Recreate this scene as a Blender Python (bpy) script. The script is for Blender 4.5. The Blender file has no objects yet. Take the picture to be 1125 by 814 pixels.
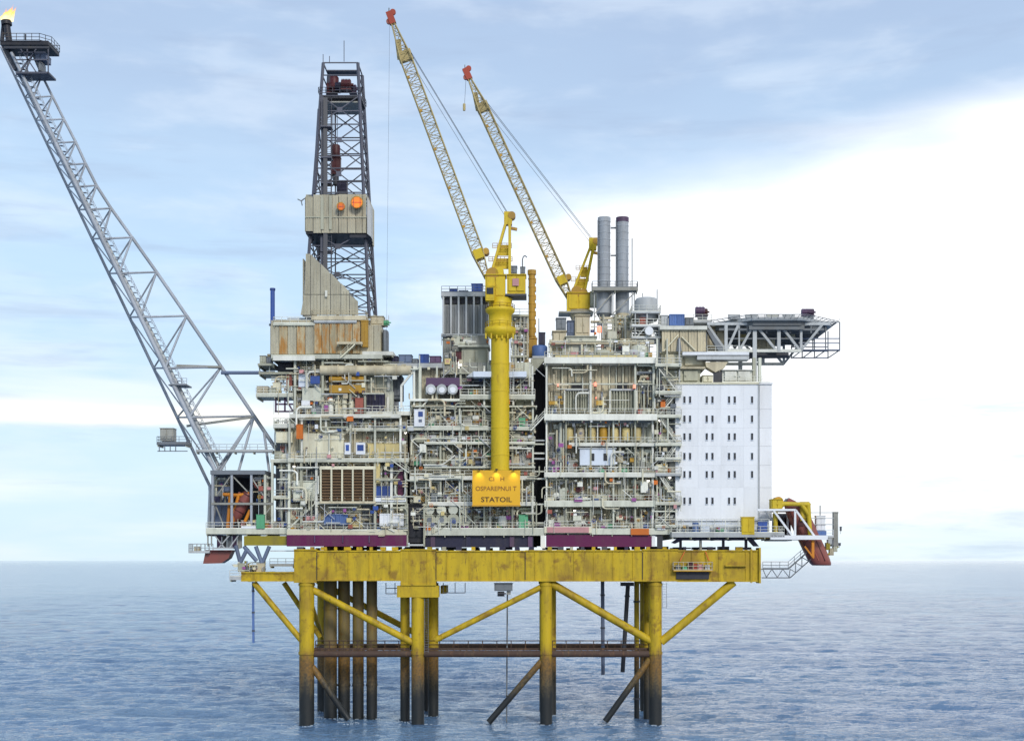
import bpy, math, random
import numpy as np
from mathutils import Vector, Matrix, Quaternion

R = math.radians
rng = random.Random(11)
SC = bpy.context.scene
COL = SC.collection

# ------------------------------------------------------------------ camera
# The photograph is 1125 x 814 px.  Elevation drawings below are read off it and
# turned into metres on the depth plane y (metres behind the front row of legs).
F, DIST, PX0, HZ, CAMZ = 1450.0, 250.0, 580.0, 615.0, 31.0
cam = bpy.data.cameras.new('camera')
cam_o = bpy.data.objects.new('camera', cam)
COL.objects.link(cam_o)
cam_o.location = (0, -DIST, CAMZ)
cam_o.rotation_euler = (R(90), 0, 0)
cam.sensor_fit = 'HORIZONTAL'
cam.sensor_width = 36.0
cam.lens = 36.0 * F / 1125.0
cam.shift_x = -(PX0 - 562.5) / 1125.0
cam.shift_y = (HZ - 407.0) / 1125.0
cam.clip_start = 1.0
cam.clip_end = 120000.0
SC.camera = cam_o

# ------------------------------------------------------------------ sky
SUN_EL, SUN_AZ = 32.0, 160.0      # degrees; azimuth clockwise from +Y (camera looks along +Y)
w = bpy.data.worlds.new('World')
SC.world = w
w.use_nodes = True
nt = w.node_tree
for n in list(nt.nodes):
    nt.nodes.remove(n)


def node(t, kind, **kw):
    n = t.nodes.new(kind)
    for k, v in kw.items():
        setattr(n, k, v)
    return n


def mth(t, op, a, b=None, clamp=False):
    n = t.nodes.new('ShaderNodeMath')
    n.operation = op
    n.use_clamp = clamp
    for i, v in enumerate((a, b)):
        if v is None:
            continue
        if isinstance(v, (int, float)):
            n.inputs[i].default_value = v
        else:
            t.links.new(v, n.inputs[i])
    return n.outputs[0]


def sstep(t, v, lo, hi, a=0.0, b=1.0):
    n = t.nodes.new('ShaderNodeMapRange')
    n.interpolation_type = 'SMOOTHSTEP'
    n.inputs['From Min'].default_value = lo
    n.inputs['From Max'].default_value = hi
    n.inputs['To Min'].default_value = a
    n.inputs['To Max'].default_value = b
    t.links.new(v, n.inputs['Value'])
    return n.outputs[0]


def mixc(t, fac, a, b, blend='MIX'):
    n = t.nodes.new('ShaderNodeMix')
    n.data_type = 'RGBA'
    n.blend_type = blend
    if isinstance(fac, (int, float)):
        n.inputs[0].default_value = fac
    else:
        t.links.new(fac, n.inputs[0])
    for i, v in ((6, a), (7, b)):
        if isinstance(v, (tuple, list)):
            n.inputs[i].default_value = (v[0], v[1], v[2], 1)
        else:
            t.links.new(v, n.inputs[i])
    return n.outputs[2]


def noise(t, vec, scale, detail=4, rough=0.55, dist=0.0):
    n = t.nodes.new('ShaderNodeTexNoise')
    n.inputs['Scale'].default_value = scale
    n.inputs['Detail'].default_value = detail
    n.inputs['Roughness'].default_value = rough
    n.inputs['Distortion'].default_value = dist
    t.links.new(vec, n.inputs['Vector'])
    return n.outputs['Fac']


def build_sky(t):
    tc = node(t, 'ShaderNodeTexCoord')
    sep = node(t, 'ShaderNodeSeparateXYZ')
    t.links.new(tc.outputs['Generated'], sep.inputs[0])
    x, y, z = sep.outputs
    mp = node(t, 'ShaderNodeMapping')
    mp.inputs['Scale'].default_value = (1.0, 1.0, 3.4)
    t.links.new(tc.outputs['Generated'], mp.inputs['Vector'])
    mp2 = node(t, 'ShaderNodeMapping')
    mp2.inputs['Scale'].default_value = (1.0, 1.0, 9.0)
    mp2.inputs['Location'].default_value = (3.1, 1.7, 0.4)
    t.links.new(tc.outputs['Generated'], mp2.inputs['Vector'])
    n1 = noise(t, mp.outputs[0], 3.2, 6, 0.5, 0.3)
    n2 = noise(t, mp2.outputs[0], 2.6, 5, 0.5, 0.2)
    n3 = noise(t, mp.outputs[0], 9.0, 5, 0.55, 0.2)
    # physically based clear sky above the clouds
    sky = node(t, 'ShaderNodeTexSky')
    sky.sky_type = 'NISHITA'
    sky.sun_disc = False
    sky.sun_elevation = R(SUN_EL)
    sky.sun_rotation = R(SUN_AZ)
    sky.air_density = 1.2
    sky.dust_density = 1.5
    bg_sky = node(t, 'ShaderNodeBackground')
    bg_sky.inputs['Strength'].default_value = 0.1
    t.links.new(sky.outputs[0], bg_sky.inputs['Color'])
    # cloud deck: pale blue near the horizon, grey blue higher up
    zc = mth(t, 'ADD', z, mth(t, 'MULTIPLY', mth(t, 'SUBTRACT', n1, 0.5), 0.16))
    low = mixc(t, sstep(t, zc, 0.0, 0.17), (0.61, 0.78, 0.89), (0.49, 0.67, 0.87))
    base = mixc(t, sstep(t, zc, 0.19, 0.40), low, (0.385, 0.50, 0.69))
    # soft paler streaks of stratus
    st = sstep(t, n2, 0.46, 0.68)
    st = mth(t, 'MULTIPLY', st, sstep(t, z, 0.34, 0.10))
    base = mixc(t, mth(t, 'MULTIPLY', st, 0.62), base, (0.86, 0.90, 0.95))
    base = mixc(t, mth(t, 'MULTIPLY', sstep(t, n3, 0.42, 0.70), 0.38), base, (0.74, 0.82, 0.92))
    n4 = noise(t, mp2.outputs[0], 5.5, 6, 0.58, 0.3)
    base = mixc(t, mth(t, 'MULTIPLY', sstep(t, n4, 0.50, 0.72), 0.40), base, (0.34, 0.43, 0.60))
    # low warm band of light under the stratus
    zb = mth(t, 'ADD', z, mth(t, 'MULTIPLY', mth(t, 'SUBTRACT', n1, 0.5), 0.035))
    band = mth(t, 'MULTIPLY', sstep(t, zb, 0.091, 0.100), sstep(t, zb, 0.116, 0.103))
    band = mth(t, 'MULTIPLY', band, sstep(t, x, -0.05, -0.24))
    base = mixc(t, mth(t, 'MULTIPLY', band, 0.95), base, (1.0, 0.95, 0.86))
    # the bright bank of cloud on the side of the hidden sun
    edge = mth(t, 'ADD', mth(t, 'MULTIPLY', x, 0.16), 0.272)
    edge = mth(t, 'ADD', edge, mth(t, 'MULTIPLY', mth(t, 'SUBTRACT', n1, 0.5), 0.10))
    d = mth(t, 'SUBTRACT', edge, z)
    bank = mth(t, 'MULTIPLY', sstep(t, d, -0.012, 0.045), sstep(t, mth(t, 'ADD', x, mth(t, 'MULTIPLY', mth(t, 'SUBTRACT', n3, 0.5), 0.22)), -0.13, 0.09))
    fade = sstep(t, mth(t, 'ADD', z, mth(t, 'MULTIPLY', mth(t, 'SUBTRACT', n2, 0.5), 0.16)), -0.01, 0.10, 0.25, 1.0)
    bank = mth(t, 'MULTIPLY', bank, fade)
    bank = mth(t, 'MULTIPLY', bank, mth(t, 'SUBTRACT', 1.0, mth(t, 'MULTIPLY', sstep(t, n4, 0.50, 0.70), sstep(t, z, 0.22, 0.10, 0.0, 0.55))))
    base = mixc(t, bank, base, (1.04, 1.05, 1.07))
    bg_cl = node(t, 'ShaderNodeBackground')
    bg_cl.inputs['Strength'].default_value = 1.0
    t.links.new(base, bg_cl.inputs['Color'])
    mix = node(t, 'ShaderNodeMixShader')
    mix.inputs[0].default_value = 0.90
    t.links.new(bg_sky.outputs[0], mix.inputs[1])
    t.links.new(bg_cl.outputs[0], mix.inputs[2])
    out = node(t, 'ShaderNodeOutputWorld')
    t.links.new(mix.outputs[0], out.inputs['Surface'])


build_sky(nt)

# ------------------------------------------------------------------ sun through thin cloud
sl = bpy.data.lights.new('sun', 'SUN')
sl.energy = 1.5
sl.angle = R(12)
sl.color = (1.0, 0.95, 0.88)
so = bpy.data.objects.new('sun', sl)
COL.objects.link(so)
sd = Vector((math.sin(R(SUN_AZ)) * math.cos(R(SUN_EL)), math.cos(R(SUN_AZ)) * math.cos(R(SUN_EL)), math.sin(R(SUN_EL))))
so.rotation_euler = (-sd).to_track_quat('-Z', 'Y').to_euler()
so.location = sd * 200

SC.view_settings.view_transform = 'Standard'
SC.view_settings.look = 'None'
SC.view_settings.exposure = 0.32
SC.view_settings.gamma = 1.0
SC.view_settings.use_curve_mapping = False
SC.render.engine = 'CYCLES'
SC.cycles.max_bounces = 6
SC.cycles.diffuse_bounces = 3
SC.cycles.glossy_bounces = 3
SC.cycles.transparent_max_bounces = 6


def X(px, y=0.0):
    return (px - PX0) * (DIST + y) / F


def Z(py, y=0.0):
    return CAMZ + (HZ - py) * (DIST + y) / F


def P(px, py, y=0.0):
    return Vector((X(px, y), y, Z(py, y)))


# ------------------------------------------------------------------ materials
MATS = {}


def paint(name, rgb, rough=0.5, dirt=0.35, rust=0.0, metal=0.0, vary=0.12, dirt_col=(0.10, 0.085, 0.06), streak=1.0, rust_col=(0.20, 0.075, 0.022), bump=0.15):
    """weathered marine paint: tone differs from piece to piece, grime and rust run down in streaks"""
    m = bpy.data.materials.new(name)
    m.use_nodes = True
    t = m.node_tree
    b = t.nodes['Principled BSDF']
    geo = node(t, 'ShaderNodeNewGeometry')
    pos = geo.outputs['Position']
    mp = node(t, 'ShaderNodeMapping')
    mp.inputs['Scale'].default_value = (1.0, 1.0, 0.22 / streak)
    t.links.new(pos, mp.inputs['Vector'])
    oi = node(t, 'ShaderNodeObjectInfo')
    rnd = oi.outputs['Random']
    off = node(t, 'ShaderNodeVectorMath', operation='ADD')
    t.links.new(mp.outputs[0], off.inputs[0])
    t.links.new(rnd, off.inputs[1])
    col = node(t, 'ShaderNodeHueSaturation')
    col.inputs['Color'].default_value = (*rgb, 1)
    t.links.new(sstep(t, rnd, 0, 1, 1 - vary, 1 + vary), col.inputs['Value'])
    c = col.outputs[0]
    n1 = noise(t, off.outputs[0], 0.55, 6, 0.62)
    n2 = noise(t, pos, 2.2, 5, 0.6)
    if dirt > 0:
        f = mth(t, 'MULTIPLY', sstep(t, n1, 0.42, 0.72), dirt)
        c = mixc(t, f, c, dirt_col)
        f2 = mth(t, 'MULTIPLY', sstep(t, n2, 0.5, 0.75), dirt * 0.5)
        c = mixc(t, f2, c, dirt_col)
    if rust > 0:
        n3 = noise(t, off.outputs[0], 1.3, 6, 0.68)
        f = sstep(t, n3, 0.66 - 0.22 * rust, 0.80 - 0.16 * rust)
        c = mixc(t, mth(t, 'MULTIPLY', f, min(1.0, 0.45 + rust * 0.5)), c, rust_col)
    t.links.new(c, b.inputs['Base Color'])
    b.inputs['Roughness'].default_value = rough
    b.inputs['Metallic'].default_value = metal
    b.inputs['Specular IOR Level'].default_value = 0.35
    if bump > 0:
        bp = node(t, 'ShaderNodeBump')
        bp.inputs['Strength'].default_value = bump
        bp.inputs['Distance'].default_value = 0.05
        t.links.new(n2, bp.inputs['Height'])
        t.links.new(bp.outputs[0], b.inputs['Normal'])
    MATS[name] = m
    return m


paint('pale', (0.62, 0.63, 0.52), dirt=0.30, rust=0.15)
paint('palewhite', (0.78, 0.78, 0.69), dirt=0.25, rust=0.10)
paint('greygreen', (0.42, 0.42, 0.32), dirt=0.35, rust=0.15)
paint('grey', (0.34, 0.34, 0.30), dirt=0.35, rust=0.10)
paint('midgrey', (0.17, 0.19, 0.21), dirt=0.3, rust=0.10)
paint('stackgrey', (0.38, 0.41, 0.44), dirt=0.34, rust=0.1, rough=0.5)
paint('boomgrey', (0.36, 0.39, 0.43), dirt=0.30, rust=0.05)
paint('darksteel', (0.055, 0.060, 0.075), dirt=0.3, rust=0.25, vary=0.3)
paint('derricksteel', (0.095, 0.10, 0.13), dirt=0.3, rust=0.18, vary=0.25)
paint('void', (0.022, 0.024, 0.034), dirt=0.2, vary=0.3)  # near-black; gaps and recesses get their darkness from this colour
paint('navy', (0.022, 0.022, 0.055), dirt=0.3, vary=0.2)
paint('maroon', (0.085, 0.016, 0.022), dirt=0.3, vary=0.2)
paint('purple', (0.105, 0.006, 0.058), dirt=0.30, vary=0.12)
paint('plum', (0.10, 0.055, 0.115), dirt=0.3, vary=0.2)
paint('beige', (0.58, 0.51, 0.35), dirt=0.38, rust=0.22)
paint('beigewall', (0.60, 0.54, 0.38), dirt=0.34, rust=0.18, vary=0.16)
paint('rustclad', (0.50, 0.43, 0.27), dirt=0.30, rust=1.15, vary=0.16, rust_col=(0.42, 0.21, 0.055))
paint('windclad', (0.46, 0.43, 0.32), dirt=0.38, rust=0.25, vary=0.08)
paint('cream', (0.72, 0.68, 0.50), dirt=0.22, rust=0.10)
paint('creamyellow', (0.66, 0.54, 0.24), dirt=0.25, rust=0.15)
paint('white', (0.80, 0.82, 0.84), dirt=0.10, rust=0.0, vary=0.03, rough=0.45, bump=0.03)
paint('whiteblue', (0.66, 0.72, 0.80), dirt=0.14, rust=0.04, vary=0.04, bump=0.03)
paint('craneyellow', (0.66, 0.47, 0.015), dirt=0.34, rust=0.22, vary=0.05, dirt_col=(0.22, 0.14, 0.02))
paint('boomyellow', (0.44, 0.35, 0.15), dirt=0.35, rust=0.25, vary=0.10)
paint('signyellow', (0.78, 0.43, 0.02), dirt=0.06, vary=0.0, bump=0.03, dirt_col=(0.35, 0.18, 0.01))
paint('ochre', (0.48, 0.27, 0.03), dirt=0.3, rust=0.3)
paint('olive', (0.33, 0.27, 0.02), dirt=0.35, rust=0.2)
paint('davityellow', (0.60, 0.44, 0.02), dirt=0.3, rust=0.15)
paint('davitorange', (0.62, 0.22, 0.015), dirt=0.2, rust=0.1)
paint('orange', (0.62, 0.16, 0.02), dirt=0.2)
paint('tipred', (0.36, 0.05, 0.025), dirt=0.2)
paint('boatred', (0.24, 0.075, 0.062), dirt=0.30, rust=0.15, rough=0.35)
paint('brick', (0.36, 0.10, 0.07), dirt=0.3)
paint('pink', (0.60, 0.30, 0.30), dirt=0.2)
paint('magenta', (0.33, 0.09, 0.30), dirt=0.25)
paint('blue', (0.03, 0.08, 0.30), dirt=0.22, vary=0.2)
paint('blue2', (0.09, 0.17, 0.40), dirt=0.2)
paint('bluegrey', (0.13, 0.17, 0.26), dirt=0.3)
paint('green', (0.12, 0.42, 0.22), dirt=0.25)
paint('brownlouver', (0.18, 0.115, 0.065), dirt=0.35, rust=0.15, vary=0.05)
paint('brownsteel', (0.075, 0.045, 0.034), dirt=0.4, rust=0.6, rough=0.8, rust_col=(0.24, 0.125, 0.055))
paint('conductor_plain', (0.16, 0.125, 0.075), dirt=0.75, rust=0.35, rough=0.8, dirt_col=(0.03, 0.025, 0.02))
paint('cable', (0.05, 0.055, 0.065), dirt=0, vary=0)
paint('lettering', (0.045, 0.020, 0.012), dirt=0, vary=0)
paint('letteringfaded', (0.24, 0.10, 0.02), dirt=0.3, vary=0, dirt_col=(0.55, 0.30, 0.02))
paint('heligrey', (0.14, 0.155, 0.165), dirt=0.3, rust=0.1)
paint('foamwhite', (0.36, 0.43, 0.50), dirt=0, vary=0, rough=0.8)
paint('lightgrey', (0.47, 0.49, 0.49), dirt=0.28, rust=0.08)


def glow(name, rgb, s):
    m = bpy.data.materials.new(name)
    m.use_nodes = True
    b = m.node_tree.nodes['Principled BSDF']
    b.inputs['Base Color'].default_value = (*rgb, 1)
    b.inputs['Emission Color'].default_value = (*rgb, 1)
    b.inputs['Emission Strength'].default_value = s
    MATS[name] = m


glow('lamp_white', (1.0, 0.95, 0.88), 1.6)
glow('lamp_red', (1.0, 0.22, 0.14), 1.4)
glow('lamp_orange', (0.80, 0.22, 0.02), 0.12)
glow('lamp_yellow', (1.0, 0.80, 0.25), 2.0)


def glass_mat():
    m = bpy.data.materials.new('glass')
    m.use_nodes = True
    b = m.node_tree.nodes['Principled BSDF']
    b.inputs['Base Color'].default_value = (0.012, 0.015, 0.022, 1)
    b.inputs['Roughness'].default_value = 0.08
    MATS['glass'] = m


glass_mat()


def jacket_mat(name, yellow):
    """yellow coating above the splash zone, bare rusty steel in it, dark marine growth near the water"""
    m = bpy.data.materials.new(name)
    m.use_nodes = True
    t = m.node_tree
    b = t.nodes['Principled BSDF']
    geo = node(t, 'ShaderNodeNewGeometry')
    pos = geo.outputs['Position']
    sep = node(t, 'ShaderNodeSeparateXYZ')
    t.links.new(pos, sep.inputs[0])
    mp = node(t, 'ShaderNodeMapping')
    mp.inputs['Scale'].default_value = (1, 1, 0.18)
    t.links.new(pos, mp.inputs['Vector'])
    n1 = noise(t, mp.outputs[0], 0.8, 6, 0.65)
    n2 = noise(t, pos, 0.5, 5, 0.6)
    n3 = noise(t, pos, 2.5, 4, 0.6)
    z = mth(t, 'ADD', sep.outputs[2], mth(t, 'MULTIPLY', mth(t, 'SUBTRACT', n1, 0.5), 9.0))
    c = mixc(t, mth(t, 'MULTIPLY', sstep(t, n1, 0.40, 0.70), 0.65), yellow, (0.27, 0.18, 0.012))
    c = mixc(t, mth(t, 'MULTIPLY', sstep(t, n2, 0.53, 0.70), 0.75), c, (0.20, 0.10, 0.012))
    n5 = noise(t, pos, 0.09, 4, 0.6)
    c = mixc(t, mth(t, 'MULTIPLY', sstep(t, n5, 0.52, 0.68), 0.55), c, (0.24, 0.135, 0.014))
    n6 = noise(t, mp.outputs[0], 2.4, 4, 0.7)
    c = mixc(t, mth(t, 'MULTIPLY', sstep(t, n6, 0.60, 0.72), 0.8), c, (0.10, 0.045, 0.012))
    rustc = mixc(t, sstep(t, n3, 0.35, 0.7), (0.24, 0.125, 0.022), (0.11, 0.068, 0.024))
    growth = mixc(t, sstep(t, n3, 0.35, 0.7), (0.105, 0.082, 0.040), (0.040, 0.032, 0.022))
    c = mixc(t, sstep(t, z, 15.2, 11.6), c, rustc)
    c = mixc(t, sstep(t, z, 11.2, 6.6), c, growth)
    c = mixc(t, sstep(t, z, 8.0, 4.6), c, (0.014, 0.017, 0.018))
    t.links.new(c, b.inputs['Base Color'])
    t.links.new(sstep(t, z, 2.5, 1.2, 0.65, 0.45), b.inputs['Roughness'])
    bp = node(t, 'ShaderNodeBump')
    bp.inputs['Strength'].default_value = 0.3
    bp.inputs['Distance'].default_value = 0.08
    t.links.new(n3, bp.inputs['Height'])
    t.links.new(bp.outputs[0], b.inputs['Normal'])
    MATS[name] = m


jacket_mat('jacket', (0.56, 0.385, 0.006))
jacket_mat('conductor', (0.17, 0.13, 0.055))


def sea_mat():
    m = bpy.data.materials.new('sea_water')
    m.use_nodes = True
    t = m.node_tree
    b = t.nodes['Principled BSDF']
    geo = node(t, 'ShaderNodeNewGeometry')
    pos = geo.outputs['Position']
    mp = node(t, 'ShaderNodeMapping')
    mp.inputs['Rotation'].default_value = (0, 0, R(12))
    mp.inputs['Scale'].default_value = (0.50, 1.0, 1.0)
    t.links.new(pos, mp.inputs['Vector'])
    mpf = node(t, 'ShaderNodeMapping')
    mpf.inputs['Rotation'].default_value = (0, 0, R(14))
    mpf.inputs['Scale'].default_value = (0.38, 1.0, 1.0)
    t.links.new(pos, mpf.inputs['Vector'])
    nf = noise(t, mpf.outputs[0], 0.045, 6, 0.68, 0.3)
    nb = noise(t, mp.outputs[0], 0.85, 4, 0.62, 0.5)
    ns = noise(t, mp.outputs[0], 2.4, 3, 0.6, 0.3)
    mpl = node(t, 'ShaderNodeMapping')
    mpl.inputs['Scale'].default_value = (0.30, 1.0, 1.0)
    t.links.new(pos, mpl.inputs['Vector'])
    nl = noise(t, mpl.outputs[0], 0.011, 6, 0.66, 0.4)
    h = mth(t, 'ADD', mth(t, 'ADD', nb, mth(t, 'MULTIPLY', ns, 0.30)), mth(t, 'MULTIPLY', nf, 1.7))
    bp = node(t, 'ShaderNodeBump')
    bp.inputs['Strength'].default_value = 1.0
    t.links.new(sstep(t, nl, 0.38, 0.62, 0.70, 1.40), bp.inputs['Distance'])
    t.links.new(h, bp.inputs['Height'])
    t.links.new(bp.outputs[0], b.inputs['Normal'])
    c = mixc(t, sstep(t, nl, 0.40, 0.60), (0.085, 0.170, 0.300), (0.125, 0.225, 0.355))
    t.links.new(c, b.inputs['Base Color'])
    t.links.new(sstep(t, nf, 0.35, 0.65, 0.03, 0.09), b.inputs['Roughness'])
    b.inputs['IOR'].default_value = 1.45
    MATS['sea'] = m


sea_mat()

# ------------------------------------------------------------------ builders
WM = {}


class MB:
    """collects shapes and links them as one mesh object"""

    def __init__(s):
        s.v, s.f, s.sm = [], [], []

    def add(s, vs, fs, smooth=False):
        o = len(s.v)
        s.v += [tuple(q) for q in vs]
        s.f += [tuple(i + o for i in q) for q in fs]
        s.sm += [smooth] * len(fs)
        return s

    def box(s, a, b):
        x0, y0, z0 = a
        x1, y1, z1 = b
        vs = [(x0, y0, z0), (x1, y0, z0), (x1, y1, z0), (x0, y1, z0), (x0, y0, z1), (x1, y0, z1), (x1, y1, z1), (x0, y1, z1)]
        return s.add(vs, [(0, 3, 2, 1), (4, 5, 6, 7), (0, 1, 5, 4), (1, 2, 6, 5), (2, 3, 7, 6), (3, 0, 4, 7)])

    def tube(s, a, b, r0, r1=None, n=8, caps=True):
        a, b = Vector(a), Vector(b)
        r1 = r0 if r1 is None else r1
        d = (b - a)
        if d.length < 1e-6:
            return s
        q = d.to_track_quat('Z', 'Y')
        vs = []
        for c, r in ((a, r0), (b, r1)):
            for i in range(n):
                t = 2 * math.pi * i / n
                vs.append(c + q @ Vector((math.cos(t) * r, math.sin(t) * r, 0)))
        s.add(vs, [(i, (i + 1) % n, n + (i + 1) % n, n + i) for i in range(n)], True)
        if caps:
            s.add(vs, [tuple(range(n - 1, -1, -1)), tuple(range(n, 2 * n))])
        return s

    def bar(s, a, b, w, h):
        a, b = Vector(a), Vector(b)
        d = b - a
        q = d.to_track_quat('Z', 'Y')
        vs = []
        for c in (a, b):
            for sx, sy in ((-1, -1), (1, -1), (1, 1), (-1, 1)):
                vs.append(c + q @ Vector((sx * w / 2, sy * h / 2, 0)))
        return s.add(vs, [(0, 3, 2, 1), (4, 5, 6, 7), (0, 1, 5, 4), (1, 2, 6, 5), (2, 3, 7, 6), (3, 0, 4, 7)])

    def prism(s, poly, y0, y1):
        """poly: (x, z) outline, extruded in y"""
        n = len(poly)
        vs = [(p[0], y0, p[1]) for p in poly] + [(p[0], y1, p[1]) for p in poly]
        s.add(vs, [tuple(range(n)), tuple(range(2 * n - 1, n - 1, -1))] + [(i, n + i, n + (i + 1) % n, (i + 1) % n) for i in range(n)])
        return s

    def lathe(s, prof, n=16, c=(0, 0, 0)):
        """prof: (r, z) from bottom to top"""
        vs = []
        for r, z in prof:
            for i in range(n):
                t = 2 * math.pi * i / n
                vs.append((c[0] + r * math.cos(t), c[1] + r * math.sin(t), c[2] + z))
        fs = []
        for k in range(len(prof) - 1):
            for i in range(n):
                j = (i + 1) % n
                fs.append((k * n + i, k * n + j, (k + 1) * n + j, (k + 1) * n + i))
        s.add(vs, fs, True)
        s.add(vs, [tuple(range(n - 1, -1, -1)), tuple((len(prof) - 1) * n + i for i in range(n))])
        return s

    def mesh(s, name, mat):
        me = bpy.data.meshes.new(name)
        me.from_pydata(s.v, [], s.f)
        me.polygons.foreach_set('use_smooth', s.sm)
        me.materials.append(MATS[mat])
        me.update()
        return me

    def build(s, name, mat, parent=None):
        o = bpy.data.objects.new(name, s.mesh(name, mat))
        COL.objects.link(o)
        WM[o] = Matrix.Identity(4)
        attach(o, parent)
        return o


def attach(o, parent):
    if parent is not None:
        o.parent = parent
        o.matrix_parent_inverse = WM[parent].inverted()


def thing(name, label, cat, loc, group=None):
    o = bpy.data.objects.new(name, None)
    o.empty_display_size = 0.5
    COL.objects.link(o)
    o.location = loc
    WM[o] = Matrix.Translation(loc)
    tag(o, label, cat, group)
    return o


def tag(o, label, cat, group=None):
    o['label'] = label
    o['category'] = cat
    if group:
        o['group'] = group
    return o


def struct(o):
    o['kind'] = 'structure'
    return o


UNIT = {}


def unit(shape, mat):
    k = (shape, mat)
    if k in UNIT:
        return UNIT[k]
    m = MB()
    if shape == 'box':
        m.box((-.5, -.5, -.5), (.5, .5, .5))
    elif shape == 'cyl':
        m.tube((0, 0, -.5), (0, 0, .5), 1, n=10)
    elif shape == 'cyl24':
        m.tube((0, 0, -.5), (0, 0, .5), 1, n=24)
    elif shape == 'panel':           # trapezoid-ribbed wall sheet, faces -y
        xs = []
        nr = 3
        for i in range(nr):
            b0 = -.5 + i / nr
            for fx, d in ((0.02, 0.0), (0.36, 0.0), (0.46, 1.0), (0.88, 1.0), (0.98, 0.0)):
                xs.append((b0 + fx / nr, d))
        vs, fs = [], []
        for x, d in xs:
            vs += [(x, -.5 + 0.5 * d, -.5), (x, -.5 + 0.5 * d, .5)]
        for i in range(len(xs) - 1):
            fs.append((2 * i, 2 * i + 2, 2 * i + 3, 2 * i + 1))
        m.add(vs, fs)
        m.box((-.5, .2, -.5), (.5, .5, .5))
    elif shape == 'cabinet':         # equipment cabinet with plinth, proud door, handle and hood
        m.box((-.5, -.42, -.5), (.5, .5, .46))
        m.box((-.42, -.47, -.36), (-.03, -.42, .38))
        m.box((.03, -.47, -.36), (.42, -.42, .38))
        m.box((-.54, -.5, .46), (.54, .5, .5))
        m.box((-.10, -.5, -.04), (-.06, -.47, .08))
        m.box((.06, -.5, -.04), (.10, -.47, .08))
    elif shape == 'vessel':          # vessel lying along x with dished ends and saddles
        prof = [(-.5, .02), (-.49, .2), (-.45, .36), (-.38, .46), (-.36, .48), (.36, .48), (.38, .46), (.45, .36), (.49, .2), (.5, .02)]
        n = 14
        vs = []
        for x, r in prof:
            for i in range(n):
                t = 2 * math.pi * i / n
                vs.append((x, r * math.cos(t), r * math.sin(t)))
        fs = [(k * n + i, k * n + (i + 1) % n, (k + 1) * n + (i + 1) % n, (k + 1) * n + i) for k in range(len(prof) - 1) for i in range(n)]
        m.add(vs, fs, True)
        m.box((-.30, -.35, -.62), (-.24, .35, -.2))
        m.box((.24, -.35, -.62), (.30, .35, -.2))
        m.tube((0, 0, .4), (0, 0, .62), .08, n=8)
    elif shape == 'drum':            # upright vessel with dished top
        m.lathe([(.40, -.5), (.48, -.48), (.5, -.42), (.5, .36), (.44, .45), (.25, .49), (.05, .5)], 16)
    elif shape == 'valve':           # hand wheel on a stem with a body
        m.tube((0, .1, 0), (0, .5, 0), .22, n=8)
        m.tube((0, -.35, 0), (0, .1, 0), .06, n=6)
        k = 10
        for i in range(k):
            a0, a1 = 2 * math.pi * i / k, 2 * math.pi * (i + 1) / k
            m.tube((.45 * math.cos(a0), -.38, .45 * math.sin(a0)), (.45 * math.cos(a1), -.38, .45 * math.sin(a1)), .07, n=5, caps=False)
        m.tube((-.45, -.38, 0), (.45, -.38, 0), .05, n=5)
    elif shape == 'motor':           # finned motor on a foot plate, axis x
        m.tube((-.45, 0, 0), (.3, 0, 0), .38, n=12)
        for i in range(6):
            m.tube((-.40 + i * .12, 0, 0), (-.36 + i * .12, 0, 0), .46, n=12)
        m.tube((.3, 0, 0), (.5, 0, 0), .12, n=8)
        m.box((-.45, -.4, -.5), (.35, .4, -.40))
    elif shape == 'lamp':            # flood light: hood, lens, bracket
        m.box((-.5, -.1, -.35), (.5, .5, .35))
        m.box((-.58, -.4, .35), (.58, .5, .45))
        m.box((-.08, .3, -.9), (.08, .45, -.3))
    elif shape == 'elbow':           # pipe: up along z then towards +x, quarter bend
        pts = [Vector((-.5, 0, -.5)), Vector((-.5, 0, .2))]
        for i in range(1, 6):
            a = math.pi / 2 * i / 6
            pts.append(Vector((-.5 + .3 * (1 - math.cos(a)), 0, .2 + .3 * math.sin(a))))
        pts += [Vector((-.2, 0, .5)), Vector((.5, 0, .5))]
        for i in range(len(pts) - 1):
            m.tube(pts[i], pts[i + 1], .06, n=8, caps=i in (0, len(pts) - 2))
    UNIT[k] = m.mesh(shape, mat)
    return UNIT[k]


def put(name, shape, mat, parent, loc, scale, rot=None):
    o = bpy.data.objects.new(name, unit(shape, mat))
    COL.objects.link(o)
    q = rot if rot is not None else Quaternion()
    o.rotation_mode = 'QUATERNION'
    o.location = loc
    o.rotation_quaternion = q
    o.scale = scale
    WM[o] = Matrix.LocRotScale(Vector(loc), q, Vector(scale))
    attach(o, parent)
    return o


def B(T, name, px0, px1, py0, py1, y0, y1, mat, shape='box'):
    """box part seen at px0..px1, py0..py1 with its front on depth y0 and its back on y1"""
    xa, xb = X(px0, y0), X(px1, y0)
    za, zb = Z(py1, y0), Z(py0, y0)
    return put(name, shape, mat, T, ((xa + xb) / 2, (y0 + y1) / 2, (za + zb) / 2), (abs(xb - xa), abs(y1 - y0), abs(zb - za)))


def pipe(T, name, a, b, r, mat, shape='cyl'):
    a, b = Vector(a), Vector(b)
    d = b - a
    return put(name, shape, mat, T, (a + b) / 2, (r, r, d.length), d.to_track_quat('Z', 'Y'))


def bar(T, name, a, b, w, h, mat):
    a, b = Vector(a), Vector(b)
    d = b - a
    return put(name, 'box', mat, T, (a + b) / 2, (w, h, d.length), d.to_track_quat('Z', 'Y'))


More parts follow.
